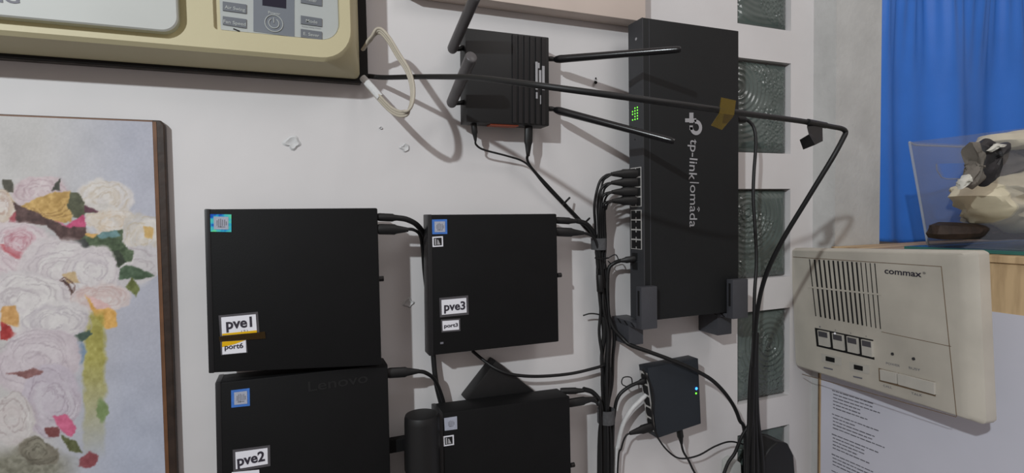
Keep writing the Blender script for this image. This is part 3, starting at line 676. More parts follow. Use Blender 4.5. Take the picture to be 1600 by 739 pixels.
# bracket feet
def foot(clip, xr, zlow, label):
    """clip: quad of the front clip face"""
    pl = WP(.080); a = pl.at(*clip[0]); b = pl.at(*clip[1]); c_ = pl.at(*clip[2]); xa, xb = a.x, b.x; zt = (a.z+b.z)/2; zbm = c_.z
    o = empty('shelf_bracket', ((xa+xb)/2, 0, zbm), label, 'bracket', 'grey brackets under the network switch')
    obj('front_clip', box(xa, xb, -.080, -.0665, zbm, zt, .0012), M['bracket'], o, smooth=35)
    obj('clip_slot', box(xa-.0006, xa+.001, -.0755, -.0715, zbm+.02, zt-.006), M['hole'], o)
    obj('support_arm', box(xa, xb, -.0670, -.0005, zbm, z0-.0015, .0008), M['bracket'], o, smooth=35)
    hh = z0-.0015-zbm
    for k in range(3):
        bm = bmesh.new(); y_ = -.060+.018*k
        hexa(bm, [V(xa-.0007, y_, zbm+hh*.15), V(xa-.0007, y_-.004, zbm+hh*.15), V(xa-.0007, y_+.004, zbm+hh*.85), V(xa-.0007, y_+.008, zbm+hh*.85)], [V(xa+.001, y_, zbm+hh*.15), V(xa+.001, y_-.004, zbm+hh*.15), V(xa+.001, y_+.004, zbm+hh*.85), V(xa+.001, y_+.008, zbm+hh*.85)])
        obj('arm_slot', bm, M['hole'], o)
    zl = W(*zlow, .046).z
    obj('wall_leg', box(xa+.001, xb-.001, -.046, -.0005, zl, zbm+.0005, .001), M['bracket'], o, smooth=35)
foot([(1002, 449), (1027, 447), (1027.5, 513)], 0, (985, 540), 'grey plastic bracket under the left corner of the switch')
foot([(1145, 437), (1169, 436), (1170.5, 496)], 0, (1125, 524), 'grey plastic bracket under the right corner of the switch')

# ------------------------------------------------------------------ small switch
ssp = WP(.046); SS = [(1012, 575), (1091, 560), (1095.5, 662), (1027, 685)]
c = ssp.at(1060, 672); s2 = empty('desktop_switch', (c.x, 0, c.z), 'small blue-black metal network switch with one blue and one green light', 'network switch')
obj('case', slab(ssp, SS, -.024, 0, .0012), M['smallswitch'], s2, smooth=30)
obj('wall_mount', slab(ssp, subq(SS, .25, .25, .75, .75), -.0455, -.0235), M['black'], s2)
for (x, y, r_, m_, nm) in ((1088, 607, .0022, 'ledblue', 'blue_light'), (1087.5, 614.5, .0015, 'led', 'green_light')):
    bm = bmesh.new(); p = ssp.at(x, y); cyl(bm, p+V(0, .001, 0), p-V(0, .0006, 0), r_, ns=14); obj(nm, bm, M[m_], s2)
TL, BL = ssp.at(1012, 575), ssp.at(1027, 685)
ed = (BL-TL); 
def spt(v, y, out): p = TL+ed*v; return V(p.x-out, -.046+y, p.z)
bm = bmesh.new(); hexa(bm, [spt(.08, .003, .0012), spt(.92, .003, .0012), spt(.92, .021, .0012), spt(.08, .021, .0012)], [spt(.08, .003, -.0005), spt(.92, .003, -.0005), spt(.92, .021, -.0005), spt(.08, .021, -.0005)])
pb = obj('port_block', bm, M['portmetal'], s2)
for k in range(5):
    v0 = .11+.16*k; bm = bmesh.new(); f_ = [(v0, .005), (v0+.13, .005), (v0+.13, .017), (v0+.095, .019), (v0+.035, .019), (v0, .017)]
    hexa(bm, [spt(v, y, .0016) for v, y in f_], [spt(v, y, .0010) for v, y in f_]); obj('port', bm, M['hole'], pb)

# ------------------------------------------------------------------ trunking board at top
bm = bmesh.new(); tp_ = WP(.030)
pA, pB = tp_.at(728, -9), tp_.at(1009, 36)
zt_ = tp_.at(900, 19).z
o = obj('wall_board', box(tp_.at(640, 0).x, tp_.at(1009, 20).x, -.030, -.0003, zt_, zt_+.10, .0015), M['trunk'], smooth=30); tag(o, 'beige board fixed to the wall above the router and switch, cut by the photo top', 'board')

# ------------------------------------------------------------------ cables
def cable(name, label, cat, pts, r, m=M['rubber'], group=None, parent=None, k=10, ns=10):
    P_ = cpts(pts, k); bm = sweep(bmesh.new(), P_, r, ns); o = obj(name, bm, m, parent, smooth=50)
    if not parent: tag(o, label, cat, group)
    return o
def plug(parent, a, b, r, m=M['rubber'], boot=True, flat=.75, name='plug'):
    A, B = W(*a), W(*b); d = B-A
    pts = [A, A+d*.08, A+d*.55, A+d*.62, A+d*.8, B]; rs = [r*.9, r, r, r*.8, r*.62, r*.4]
    return obj(name, sweep(bmesh.new(), pts, rs, 12, flat=flat), m, parent, smooth=30)
# thick cable from the air conditioner to the corner
o = cable('power_cord', 'thick black power cord running from the air conditioner across to the bend at right', 'cord',
    [(576, 119, .012), (600, 121, .03), (650, 120, .085), (700, 120, .14), (740, 121, .185), (800, 128, .24), (860, 136, .275), (950, 148, .30), (1060, 163, .315), (1160, 177, .30), (1250, 189, .275), (1300, 198, .262), (1315, 201, .258), (1321, 206, .256), (1318, 215, .256),
     (1300, 248, .25), (1262, 310, .225), (1220, 380, .19), (1195, 435, .16), (1183, 490, .13), (1178, 560, .10), (1177, 640, .08), (1176, 960, .07)], .0031, ns=12)
bm = bmesh.new()
p0 = [(1127, 152), (1150, 157), (1146, 182), (1128, 203), (1111, 196), (1123, 178)]
obj('yellow_tape', slab(WP(.3085), p0, 0, .0004), M['tape'], o, label='amber adhesive tape flag')
obj('yellow_tape', slab(WP(.3205), [(1128, 154), (1150, 158), (1147, 180), (1124, 177)], 0, .0003), M['tape'], o, label='amber adhesive tape flag')
bm = bmesh.new(); pl_ = WP(.268)
fl = [[(1258, 186), (1286, 192), (1282, 214), (1264, 220)], ]
f1 = [pl_.at(1262, 190), pl_.at(1285, 194), pl_.at(1281, 221)+V(0, -.004, 0), pl_.at(1262, 228)+V(0, -.010, 0), pl_.at(1250, 212)+V(0, -.012, 0), pl_.at(1252, 200)+V(0, -.008, 0)]
hexa(bm, f1, [p+V(.0003, .0006, 0) for p in f1]); f2 = [pl_.at(1250, 212)+V(0, -.012, 0), pl_.at(1262, 228)+V(0, -.010, 0), pl_.at(1258, 233)+V(.002, .004, 0), pl_.at(1252, 218)+V(0, .002, 0)]
hexa(bm, f2, [p+V(.0003, .0006, 0) for p in f2])
obj('black_tape', bm, M['rubber'], o, label='black tape flag')
bm = bmesh.new(); P_ = [W(1262, 190.5, .2735), W(1290, 196, .2655)]; sweep(bm, P_, .0037, 12); obj('tape_wrap', bm, M['rubber'], o)
# flat beige cable loop
lp = [(567, 78, .035), (578, 62, .045), (592, 48, .055), (606, 60, .065), (622, 86, .08), (638, 112, .092), (645, 140, .098), (642, 166, .10), (630, 178, .092), (612, 172, .07), (590, 150, .04), (568, 124, .014)]
bm = bmesh.new(); P_ = cpts(lp, 10)
for k in range(3):
    off = (k-1)*.0027
    pts = []; 
    for i in range(len(P_)):
        t = (P_[min(i+1, len(P_)-1)]-P_[max(i-1, 0)]).normalized(); f_ = i/(len(P_)-1)
        wdir = (V(.25, -.6, .4) if True else V(0, 0, 1)); wdir = (wdir-t*wdir.dot(t)).normalized(); pts.append(P_[i]+wdir*off)
    sweep(bm, pts, .0018, 8)
o = obj('flat_cable', bm, M['flat'], smooth=50); tag(o, 'beige flat cable looping out of the air conditioner corner', 'cable')
bm = sweep(bmesh.new(), cpts([(566, 121, .016), (580, 136, .03), (594, 152, .045)], 6), .0046, 10, flat=.5, flatdir=V(.5, 0, .8)); obj('white_tape', bm, M['flatwhite'], o, label='white tape wrapped round the cable end')

GC = 'black cables in the central bundle'
# router power lead and network lead
o = empty('router_power_lead', W(742, 196, .03), 'thin black power lead plugged into the bottom left of the router', 'cable', GC)
plug(o, (740, 192, .03), (743, 220, .03), .0042, flat=1); cable('wire', '', '', [(743, 218, .03), (744, 226, .028), (756, 234, .024), (790, 243, .02), (815, 251, .016), (829, 262, .014), (850, 288, .012), (880, 320, .012), (908, 350, .014), (930, 380, .018), (936, 440, .02)], .0014, parent=o)
o = empty('router_network_lead', W(826, 198, .03), 'black network lead plugged into the bottom right of the router', 'cable', GC)
plug(o, (826, 197, .03), (825, 244, .03), .0062); cable('wire', '', '', [(825, 240, .03), (824, 250, .026), (832, 264, .02), (856, 290, .016), (886, 322, .014), (912, 350, .016), (932, 378, .022), (938, 440, .024)], .0020, parent=o)
for (x, y) in ((885, 314), (916, 346)):
    bm = sweep(bmesh.new(), [W(x-5, y+6, .018), W(x, y, .026), W(x+5, y-5, .018)], .0016, 8); obj('cable_tie', bm, M['rubber'], o)

# switch leads
for i, (y, lab) in enumerate(((271, 'black network lead in the topmost switch port'), (284.5, 'black network lead in the second switch port from top'), (299, 'black network lead in the third switch port from top'), (313, 'black network lead in the fourth switch port, lowest of the row'))):
    o = empty('network_lead', W(985, y, .05), lab, 'cable', 'black network leads plugged into the switch')
    plug(o, (995-.5*i, y, .058), (955+i*.5, y+1, .055), .0068, flat=.8)
    xo = 928+i*5
    cable('wire', '', '', [(958, y+1, .055), (946, y+4, .052), (936+i*2, y+16-i*2, .048), (xo+1, 320, .042), (xo+2, 350, .034), (931+i*5, 378, .028), (933+i*4, 410, .026), (937+i*4, 450, .024)], .0021, parent=o)
    cable('wire', '', '', [(958, y+1, .058), (950, y+5, .058), (941+i*2, y+16-i, .05), (936+i*3, 330, .046), (935+i*3, 360, .036), (934+i*4, 384, .033), (935+i*3, 420, .030)], .0016, parent=o)
o = empty('console_lead', W(984, 404, .045), 'short black lead below the switch ports joining the bundle', 'cable', GC)
plug(o, (993, 404, .045), (966, 408, .035), .0050); cable('wire', '', '', [(970, 407, .038), (960, 411, .03), (951, 420, .026), (949, 445, .024), (950, 490, .024)], .0030, parent=o)
bm = sweep(bmesh.new(), cpts([(952, 402, .03), (962, 398, .034), (966, 408, .036), (958, 414, .03), (950, 408, .028)], 6), .0009, 6); obj('cable_tie', bm, M['rubber'], o)
# computer leads
def leads(pts1, pts2, p1, p2, l1, l2, r1=.0036, r2=.0021):
    o = empty('computer_power_lead', W(*p1[0]), l1, 'cable', GC); plug(o, *p1, .0050, flat=1); cable('wire', '', '', pts1, r1, parent=o)
    o = empty('computer_network_lead', W(*p2[0]), l2, 'cable', GC); plug(o, *p2, .0066); cable('wire', '', '', pts2, r2, parent=o)
leads([(618, 340, .058), (636, 343, .055), (652, 352, .045), (662, 368, .028), (667, 400, .015), (672, 470, .010), (677, 556, .012), (682, 600, .014), (692, 640, .014)],
      [(634, 358, .06), (646, 359, .055), (656, 367, .04), (660, 390, .022), (663, 430, .012), (672, 500, .009)],
      ((590, 339, .058), (632, 341, .058)), ((590, 358, .06), (638, 359, .06)),
      'thick black power lead out of the pve1 computer, passing behind pve3', 'black network lead with a moulded plug out of pve1 computer')
leads([(900, 345, .042), (916, 350, .038), (928, 366, .03), (935, 390, .026), (938, 450, .022)], [(900, 363, .042), (916, 365, .04), (928, 372, .036), (936, 395, .034), (942, 450, .030)],
      ((868, 344, .042), (906, 346, .042)), ((868, 362, .042), (912, 364, .042)),
      'thick black power lead out of the pve3 computer', 'black network lead with a moulded plug out of pve3 computer')
leads([(912, 608, .045), (926, 613, .04), (936, 626, .032), (941, 650, .028), (943, 700, .026), (944, 960, .026)], [(912, 627, .045), (924, 626, .042), (934, 632, .038), (938, 660, .036), (940, 960, .034)],
      ((876, 611, .034), (918, 610, .045)), ((888, 630, .045), (930, 623, .045)),
      'thick black power lead out of the bottom centre computer', 'black network lead with a moulded plug out of the bottom centre computer')
o = empty('computer_network_lead', W(610, 583, .045), 'black network lead out of the pve2 computer, below pve1', 'cable', GC)
plug(o, (605, 583, .045), (655, 580, .045), .0068); cable('wire', '', '', [(650, 580, .045), (664, 582, .04), (678, 592, .03), (688, 612, .022), (696, 640, .018), (700, 660, .014)], .0026, parent=o)
cable('drive_cable', 'black cable sweeping from under pve3 to the central bundle', 'cable', [(738, 548, .010), (752, 560, .020), (775, 576, .036), (800, 585, .040), (840, 588, .034), (890, 584, .030), (930, 575, .028), (945, 570, .026)], .0023, group=GC)
cable('cable_end', 'thin black loose cable tail sticking out left of the bundle', 'cable', [(911, 493, .02), (922, 490, .024), (934, 491, .026), (944, 495, .024)], .0011, group=GC)
# bundle strands
base = [(939, 395), (940, 430), (944, 480), (948, 520), (947, 560), (947, 600), (946, 645), (946, 700), (947, 960)]
offs = [(-6, .016), (-3, .022), (0, .026), (4, .020), (7, .015), (-7, .024), (2, .030), (6, .026), (-1, .014)]
desc = ['outermost left', 'second from left', 'front middle', 'right of the middle', 'outermost right', 'left, bulging at the middle', 'front, crossing over', 'right, crossing over', 'rearmost against the wall']
for k, (ox, dd) in enumerate(offs):
    rr = random.Random(k); pts = []
    for j, (x, y) in enumerate(base):
        tight = .55 if y in (395, 645) else (1.25 if 480 < y < 620 else 1.0 if y < 660 else 1.5)
        wv = 3.2 if 430 < y < 620 else 1.2; pts.append((x+ox*tight+rr.uniform(-wv, wv), y, dd+rr.uniform(-.003, .003)))
    cable('bundled_cable', 'black cable of the central vertical bundle, ' + desc[k], 'cable', pts, [.0021, .0026, .0023][k % 3], group=GC)
# ferrite, velcro
bm = bmesh.new(); cyl(bm, W(936.5, 429, .034), W(938, 456, .034), .0052, ns=16, bev=.0012); fo = obj('ferrite_bead', bm, M['rubber'], smooth=40); tag(fo, 'black ferrite bead on the bundle below the upper strap', 'ferrite bead')
for (xa, xb, ya, yb, d_, lab) in ((926, 945, 372, 390, .026, 'grey hook and loop strap round the upper part of the bundle'), (935.5, 958.5, 639, 660, .024, 'pale grey hook and loop strap round the lower part of the bundle')):
    cx, cz = W((xa+xb)/2, (ya+yb)/2, d_).x, W((xa+xb)/2, (ya+yb)/2, d_).z; rx = (W(xb, ya, d_).x-W(xa, ya, d_).x)/2; hz = (W(xa, ya, d_).z-W(xa, yb, d_).z)/2
    ring = lambda r1, r2, z: [V(cx+math.cos(2*PI*i/32)*r1, -d_+math.sin(2*PI*i/32)*r2, z) for i in range(32)]
    bm = bmesh.new(); loft(bm, [ring(rx-.0015, .0125, cz-hz), ring(rx, .0145, cz-hz), ring(rx, .0145, cz+hz), ring(rx-.0015, .0125, cz+hz)], cap=False)
    a = bm; so_ = obj('cable_strap', bm, M['velcro'], smooth=40); tag(so_, lab, 'cable strap')
bm = sweep(bmesh.new(), [W(930, 403, .03), W(940, 404, .046), W(951, 403, .03)], .0012, 6); bt = obj('cable_tie', bm, M['rubber']); tag(bt, 'thin black tie round the bundle below the upper strap', 'cable tie')
# right-hand run to the small switch and to the corner
cable('cross_cable', 'black cable arching from the bundle over the small switch to the corner bundle', 'cable', [(950, 490, .024), (958, 512, .028), (972, 528, .035), (985, 539, .045), (1015, 550, .054), (1050, 563, .060), (1085, 578, .060), (1115, 596, .054), (1140, 624, .05), (1155, 655, .05), (1165, 700, .05), (1168, 960, .05)], .0032)
o = empty('switch_uplink_lead', W(1005, 594, .03), 'black lead from the central bundle into the top port of the small switch', 'cable')
plug(o, (1013, 593, .034), (992, 600, .034), .0052); cable('wire', '', '', [(996, 598, .034), (980, 606, .030), (966, 620, .026), (960, 645, .022), (957, 700, .02), (955, 960, .02)], .0028, parent=o)
bm = sweep(bmesh.new(), cpts([(984, 606, .03), (972, 600, .034), (974, 590, .036), (986, 590, .036), (988, 602, .032)], 6), .0009, 6); obj('cable_tie', bm, M['rubber'], o)
cable('white_cable', 'white cable curving down from the small switch ports', 'cable', [(1012, 615, .032), (1000, 626, .030), (985, 642, .026), (973, 665, .02), (966, 695, .016), (962, 730, .014), (960, 960, .014)], .0036, M['flatwhite'])
o = empty('switch_lower_lead', W(1018, 668, .03), 'black lead with a thick plug in the lowest port of the small switch', 'cable')
plug(o, (1026, 664, .036), (984, 677, .036), .0072); cable('wire', '', '', [(988, 676, .036), (978, 681, .034), (971, 700, .03), (965, 735, .026), (960, 960, .024)], .0014, parent=o)
o = empty('switch_power_lead', W(1063, 676, .034), 'thin black power lead hanging from the underside of the small switch', 'cable')
plug(o, (1061, 668, .034), (1065, 694, .034), .0052, flat=1); cable('wire', '', '', [(1064, 690, .034), (1068, 706, .03), (1080, 728, .026), (1104, 790, .024), (1130, 960, .024)], .0018, parent=o)
cable('thin_cable', 'thin black cable draped over the ports of the small switch to the corner bundle', 'cable', [(1004, 577, .05), (1012, 592, .054), (1019, 615, .054), (1019, 655, .054), (1026, 680, .05), (1042, 703, .044), (1062, 716, .04), (1090, 712, .04), (1118, 697, .04), (1142, 690, .042), (1168, 696, .046)], .0014)
cable('slack_cable', 'black cable leaving the corner bundle toward the lower left, past the white peg', 'cable', [(1170, 664, .055), (1158, 684, .05), (1148, 708, .045), (1134, 732, .04), (1116, 800, .036), (1105, 960, .034)], .0028)
o = empty('switch_mains_lead', W(1156, 186, .045), 'black mains lead from the right edge of the switch down to the corner bundle', 'cord')
cable('wire', '', '', [(1158, 186, .045), (1168, 188, .046), (1178, 200, .05), (1181, 225, .055), (1178, 270, .06), (1177, 310, .062), (1180, 360, .064), (1182, 410, .066), (1179, 460, .07), (1177, 540, .072), (1170, 640, .07), (1168, 960, .07)], .0027, parent=o)
obj('plug', sweep(bmesh.new(), [W(1150, 186, .044), W(1153, 186, .044), W(1162, 187, .045), W(1166, 188, .046)], [.0066, .0070, .0060, .0034], 12), M['rubber'], o, smooth=35)
for (dx, lab) in ((-5, 'left'), (5, 'middle'), (12, 'right')):
    cable('hanging_cord', 'black cord in the corner bundle below the switch, %s strand' % lab, 'cord', [(1180+dx*.15, 520, .10), (1178+dx*.25, 580, .092), (1177+dx*.5, 650, .08), (1176+dx*1.1, 705, .07), (1177+dx*1.4, 790, .065)], .0040, group='black cords hanging in the corner bundle')
# black round plug at the very bottom, white peg
o = empty('corner_adapter', W(1215, 760, .03), 'black rounded power adapter at the foot of the glass block column', 'power adapter')
bm = slab(WP(.045), [(1190, 722), (1204, 700), (1216, 690), (1232, 693), (1241, 712), (1246, 780), (1188, 790)], -.0445, 0, .004, seg=3); obj('case', bm, M['rubber'], o, smooth=35)
bm = slab(WP(.020), [(1141, 724), (1150, 718), (1158, 724), (1160, 780), (1138, 780)], -.0195, 0, .002, seg=2); o = obj('white_peg', bm, M['grille'], smooth=35); tag(o, 'small white plastic peg on the wall, bottom edge left of the corner bundle', 'peg')

# ------------------------------------------------------------------ right side: board, paper
XB = XR-.008; bp_ = Plane((XB, 0, 0), (0, -1, 0), (0, 0, 1))
ya = bp_.at(1279, 620).y; zt_ = bp_.at(1560, 389).z
o = obj('wooden_board', box(XB, XR-.0003, ya, -1.2, .6, ZS-.0145), M['wood']); tag(o, 'pale wooden board behind the intercom, under the window shelf', 'board')
obj('board_edge', box(XB-.0004, XR-.0006, ya+.0012, ya-.002, .6, ZS-.015), M['woodedge'], o, label='dark worn edge')
zp = bp_.at(1575, 490).z
po = empty('notice_paper', (XB-.001, ya-.2, .9), 'large white sheet with small printed lines, below the intercom', 'paper')
obj('sheet', box(XB-.0012, XB-.0002, ya-.006, -1.0, .62, zp), M['paper'], po)
pp = Plane((XB-.0012, 0, 0), (0, -1, 0), (0, 0, 1)); pp.n = -pp.n if pp.n.x > 0 else pp.n
bm = bmesh.new(); rr = random.Random(4)
u0 = abs(bp_.at(1301, 612).y); ztop = bp_.at(1301, 609).z
z = ztop; blocks = [(6, (.09, .085, .10, .06, .06, .075)), (5, (.10, .05, .09, .085, .11)), (5, (.10, .07, .07, .055, .08)), (4, (.09, .1, .075, .085)), (4, (.03, .07, .1, .06))]
for n_, ws in blocks:
    for i, wd in enumerate(ws):
        u = u0+(.0 if i == 0 else .002)
        end = u+wd*.85
        while u < end:
            ww = rr.uniform(.004, .011); hh = rr.uniform(.0016, .0021)
            box(XB-.0015, XB-.0011, -u, -min(u+ww, end), z-hh, z, bm=bm); u += ww+.0013
        z -= .0062
    z -= .0062
obj('printed_lines', bm, M['greyink'], po)

# ------------------------------------------------------------------ intercom
def Rx(x, y, X): return RP(X).at(x, y)
aTL, aBL = Rx(1229, 388, .862), Rx(1241, 573, .862); bTR, bBR = Rx(1522, 392, .800), Rx(1539, 668, .800)
exi = ((bTR-aTL)+(bBR-aBL)).normalized(); eyi = (aTL-aBL).normalized()
ip = Plane(aBL, exi, eyi)
if ip.n.x > 0: ip.n = -ip.n
wI = ((bTR-aTL).length+(bBR-aBL).length)/2; wI -= .006; hI = ((aTL-aBL).length+(bTR-bBR).length)/2
io = empty('intercom', (XR-.02, aBL.y-wI/2, aBL.z), 'aged cream wall intercom with slotted speaker and four keys, right of the glass blocks', 'intercom')
bm = bmesh.new(); il = lambda a, b, c, d, h, r=.006: [ip.pt(u, v, h) for u, v in rrect(a, b, c, d, r, 5)]
loft(bm, [il(.004, wI-.001, .002, hI-.002, -.026, .004), il(0, wI, 0, hI, -.022), il(0, wI, 0, hI, -.008), il(.0035, wI-.012, .0035, hI-.0035, -.001), il(.005, wI-.022, .005, hI-.005, .0)], capfirst=True)
ib = obj('case', bm, M['intercom'], io, smooth=25)
bm = bmesh.new(); loft(bm, [[V(XB-.0016, p.y, p.z) for p in il(.03, wI-.11, .03, hI-.03, 0)], il(.03, wI-.11, .03, hI-.03, -.0255)], capfirst=True); obj('wall_mount', bm, M['intercom'], io)
def icard(name, q, m, parent=io, h=.0006, t=.0005, bevel=0, label=None): return obj(name, slab(ip2, q, h-t, h, bevel), m, parent, label=label)
class P2(Plane):
    def __init__(s, p): s.o, s.ex, s.ey, s.n = p.o, p.ex, p.ey, p.n
ip2 = P2(ip)
# speaker slots
nS = 15
for i in range(nS):
    t = i/(nS-1); xt = 1264+(1366-1264)*t; yt = 405+6.5*t; xb = 1274+(1375-1274)*t; yb = 494+20*t; w_ = 2.3 if 0 < i < 11 else 1.1
    icard('speaker_slot', [(xt, yt), (xt+w_, yt), (xb+w_, yb), (xb, yb)], M['hole'])
def iline(a, b, w_=1.1): icard('groove', [(a[0], a[1]), (b[0], b[1]), (b[0], b[1]+w_), (a[0], a[1]+w_)], M['woodedge'], h=.0003, t=.0002)
for (a_, b_) in (((1470, 416), (1494, 651)),): icard('groove', [a_, (a_[0]+1.1, a_[1]), (b_[0]+1.1, b_[1]), b_], M['woodedge'], h=.0003, t=.0002)
icard('speaker_rib', [(1262, 447), (1376, 459), (1376, 461.5), (1262, 449.5)], M['intercom'], h=.0010, t=.0008)
iline((1239, 401), (1470, 416), .9); iline((1253, 584), (1494, 651), 1.1); iline((1377, 518), (1486, 541), .8)
bay = icard('key_bay', [(1273, 512), (1364, 531), (1366, 562), (1276, 541)], M['hole'], h=.0006)
KQ = [(1273, 512), (1364, 531), (1366, 562), (1276, 541)]
for i in range(4):
    u = .04+.25*i
    k_ = icard('key', subq(KQ, u, .10, u+.175, .90), M['intercomkey'], bay, h=.0045, t=.0044)
    icard('key_window', subq(KQ, u+.012, .14, u+.163, .42), M['cardedge'], k_, h=.0050, t=.0005)
obj('key_light', cyl(bmesh.new(), ip2.at(1304.5, 521, .005), ip2.at(1304.5, 521, .0062), .0016, ns=12), M['white'], bay)
for (x, y, tx, ty, s_) in ((1297, 561, 1287, 573, None), (1341, 574, 1333, 587, None)):
    sl = icard('slide_switch', [(x-14, y-9), (x+17, y-2), (x+17.5, y+11), (x-13, y+4)], M['intercomkey'], h=.0008)
    icard('slider', [(x-7, y-4.5), (x+6.5, y-1.5), (x+6.5, y+5.5), (x-7, y+2.5)], M['hole'], sl, h=.0016, t=.0009)
    icard('printed_mark', [(tx, ty), (tx+14, ty+3.2), (tx+14, ty+5.4), (tx, ty+2.2)], M['greyink'], sl, h=.0006, t=.0003)
for (x, y, s_, xa) in ((1394.5, 553, 'POWER', 1384), (1427.5, 560.5, 'BUSY', 1420)):
    obj('indicator_light', cyl(bmesh.new(), ip2.at(x, y, -.001), ip2.at(x, y, .0012), .0022, ns=14), M['hole'], io)
for s_, L_, R_, h_ in (('POWER', (1384.5, 569), (1406, 573.5), .0034), ('BUSY', (1420, 576), (1438, 580), .0034), ('CALL', (1380, 604), (1394, 607.5), .0034), ('TALK', (1424, 616), (1441, 620), .0034)):
    text('lettering', s_, ip2, L_, R_, h_, M['greyink'], io, h=.0006)
text('lettering', 'commax', ip2, (1382, 427), (1440, 433), .0088, M['ink'], io, h=.0006, bold=.02)
text('lettering', '*', ip2, (1441.5, 431), (1446.5, 431.5), .006, M['ink'], io, h=.0006)
for i, s_ in enumerate('1234'): text('lettering', s_, ip2, (1280+i*24, 511.5+i*5), (1282+i*24, 512+i*5), .0028, M['greyink'], io, h=.0006)
icard('button_gap', [(1372.5, 575), (1461.5, 597), (1461.5, 619.5), (1373.5, 595.5)], M['woodedge'], h=.0005, t=.0004)
icard('call_button', [(1374, 577), (1400, 583), (1400.5, 600), (1375, 594)], M['intercomkey'], h=.0042, t=.0042, bevel=.0006)
icard('talk_button', [(1402, 583.5), (1459.5, 598), (1460, 617), (1403, 601)], M['intercomkey'], h=.0042, t=.0042, bevel=.0006)

# ------------------------------------------------------------------ curtain, shelf glass, bin
def curtain():
    bm = bmesh.new(); nx, nz = 260, 70; A_, B_ = V(XR+.04, -.012, 0), V(1.72, -.10, 0); z0_, z1_ = ZS-.003, 2.0
    dirv = (B_-A_).normalized(); nn = V(dirv.y, -dirv.x, 0); grid = []; rr = random.Random(5)
    ph = [rr.uniform(0, 6.28) for _ in range(8)]; zg = W(1500, 8).z
    zg = 1.5+(1.95-1.5)*.9
    for j in range(nz+1):
        v = j/nz; row = []; z = z0_+(z1_-z0_)*v
        for i in range(nx+1):
            u = i/nx; s = u*(B_-A_).length
            g = max(0, (v-.55)/.45); 
            y = .012*math.sin(s*2*PI/.19+ph[0]+.9*math.sin(v*2+s*5))+.005*math.sin(s*2*PI/.083+ph[1]+v*1.6+math.sin(s*9))+.0035*g*math.sin(s*2*PI/.028+ph[2])+.004*math.sin(s*2*PI/.23+v*3)
            y *= (.75+.35*v)
            hem = .004*math.sin(s*25)*(1-v)**6
            p = A_+dirv*s+nn*(y+.012); row.append(bm.verts.new((p.x, p.y, z+hem)))
        grid.append(row)
    for j in range(nz):
        for i in range(nx): bm.faces.new((grid[j][i], grid[j][i+1], grid[j+1][i+1], grid[j+1][i]))
    o = obj('curtain', bm, M['curtain'], smooth=True); tag(o, 'blue satin curtain with soft vertical folds, hanging in the window at right', 'curtain')
    md = o.modifiers.new('thickness', 'SOLIDIFY'); md.thickness = .0008
    return o
cu = curtain()
# gathered band near the top
gs = XR+.02
shelf = obj('glass_shelf', box(XR+.01, 1.65, -.16, -1.1, ZS-.0035, ZS+.0015, .0004), M['teal']); tag(shelf, 'teal edged glass sheet lying on the window ledge under the clear bin', 'glass shelf')
# clear bin
yb = -.185; bpn = Plane((0, yb, 0), (1, 0, 0), (0, 0, 1)); zb_ = ZS+.0018
bl = bpn.at(1450, 374); tl = bpn.at(1421, 222)
bx0, bx1, tx0, tx1 = bl.x, bl.x+.38, tl.x, bl.x+.41; zt_ = tl.z; zb_ = max(zb_, zb_)
bo = empty('clear_bin', ((bx0+bx1)/2, yb-.1, zb_), 'clear acrylic bin with a handle slot, standing on the window ledge', 'bin')
def ringpts(x0_, x1_, y0_, y1_, z): return [V(x0_, y0_, z), V(x1_, y0_, z), V(x1_, y1_, z), V(x0_, y1_, z)]
y2b, y2t = yb-.20, yb-.215
bm = bmesh.new(); t_ = .0022
# far wall with handle slot (yb side), near wall is toward +x out of frame
hs = [bpn.at(1465, 256), bpn.at(1530, 254), bpn.at(1530, 279), bpn.at(1474, 279)]
fw = [V(bx0, yb, zb_), V(bx1, yb, zb_), V(tx1, yb, zt_), V(tx0, yb, zt_)]
def wallring(y, outer, inner):
    vo = [bm.verts.new(V(p.x, y, p.z)) for p in outer]; vi = [bm.verts.new(V(p.x, y, p.z)) for p in inner]
    for k in range(4): bm.faces.new((vo[k], vo[(k+1) % 4], vi[(k+1) % 4], vi[k]))
inner = [hs[3], hs[2], hs[1], hs[0]]
wallring(yb, fw, inner); wallring(yb-t_, fw, inner)
obj('end_wall', bm, M['acrylic'], bo)
bm = bmesh.new()
hexa(bm, [V(bx0, yb, zb_), V(bx1, yb, zb_), V(bx1, y2b, zb_), V(bx0, y2b, zb_)], [V(bx0, yb, zb_+t_), V(bx1, yb, zb_+t_), V(bx1, y2b, zb_+t_), V(bx0, y2b, zb_+t_)]); obj('base', bm, M['acrylic'], bo)
bm = bmesh.new()
hexa(bm, [V(bx0, yb, zb_), V(bx0, y2b, zb_), V(tx0, y2t, zt_), V(tx0, yb, zt_)], [V(bx0+t_, yb, zb_), V(bx0+t_, y2b, zb_), V(tx0+t_, y2t, zt_), V(tx0+t_, yb, zt_)]); obj('side_wall', bm, M['acrylic'], bo)
bm = bmesh.new(); hexa(bm, [V(bx1, yb, zb_), V(bx1, y2b, zb_), V(tx1, y2t, zt_), V(tx1, yb, zt_)], [V(bx1-t_, yb, zb_), V(bx1-t_, y2b, zb_), V(tx1-t_, y2t, zt_), V(tx1-t_, yb, zt_)]); obj('side_wall', bm, M['acrylic'], bo)
bm = bmesh.new()
sweep(bm, [V(tx0, yb, zt_), V(bx0, yb, zb_+.002)], .0019, 8)
sweep(bm, [V(tx0, yb, zt_), V(tx0+.012, yb, zt_-.004), V(tx1, yb, zt_-.003)], .0016, 8); sweep(bm, [V(bx0, yb, zb_+.0025), V(bx1, yb, zb_+.0025)], .0016, 8)
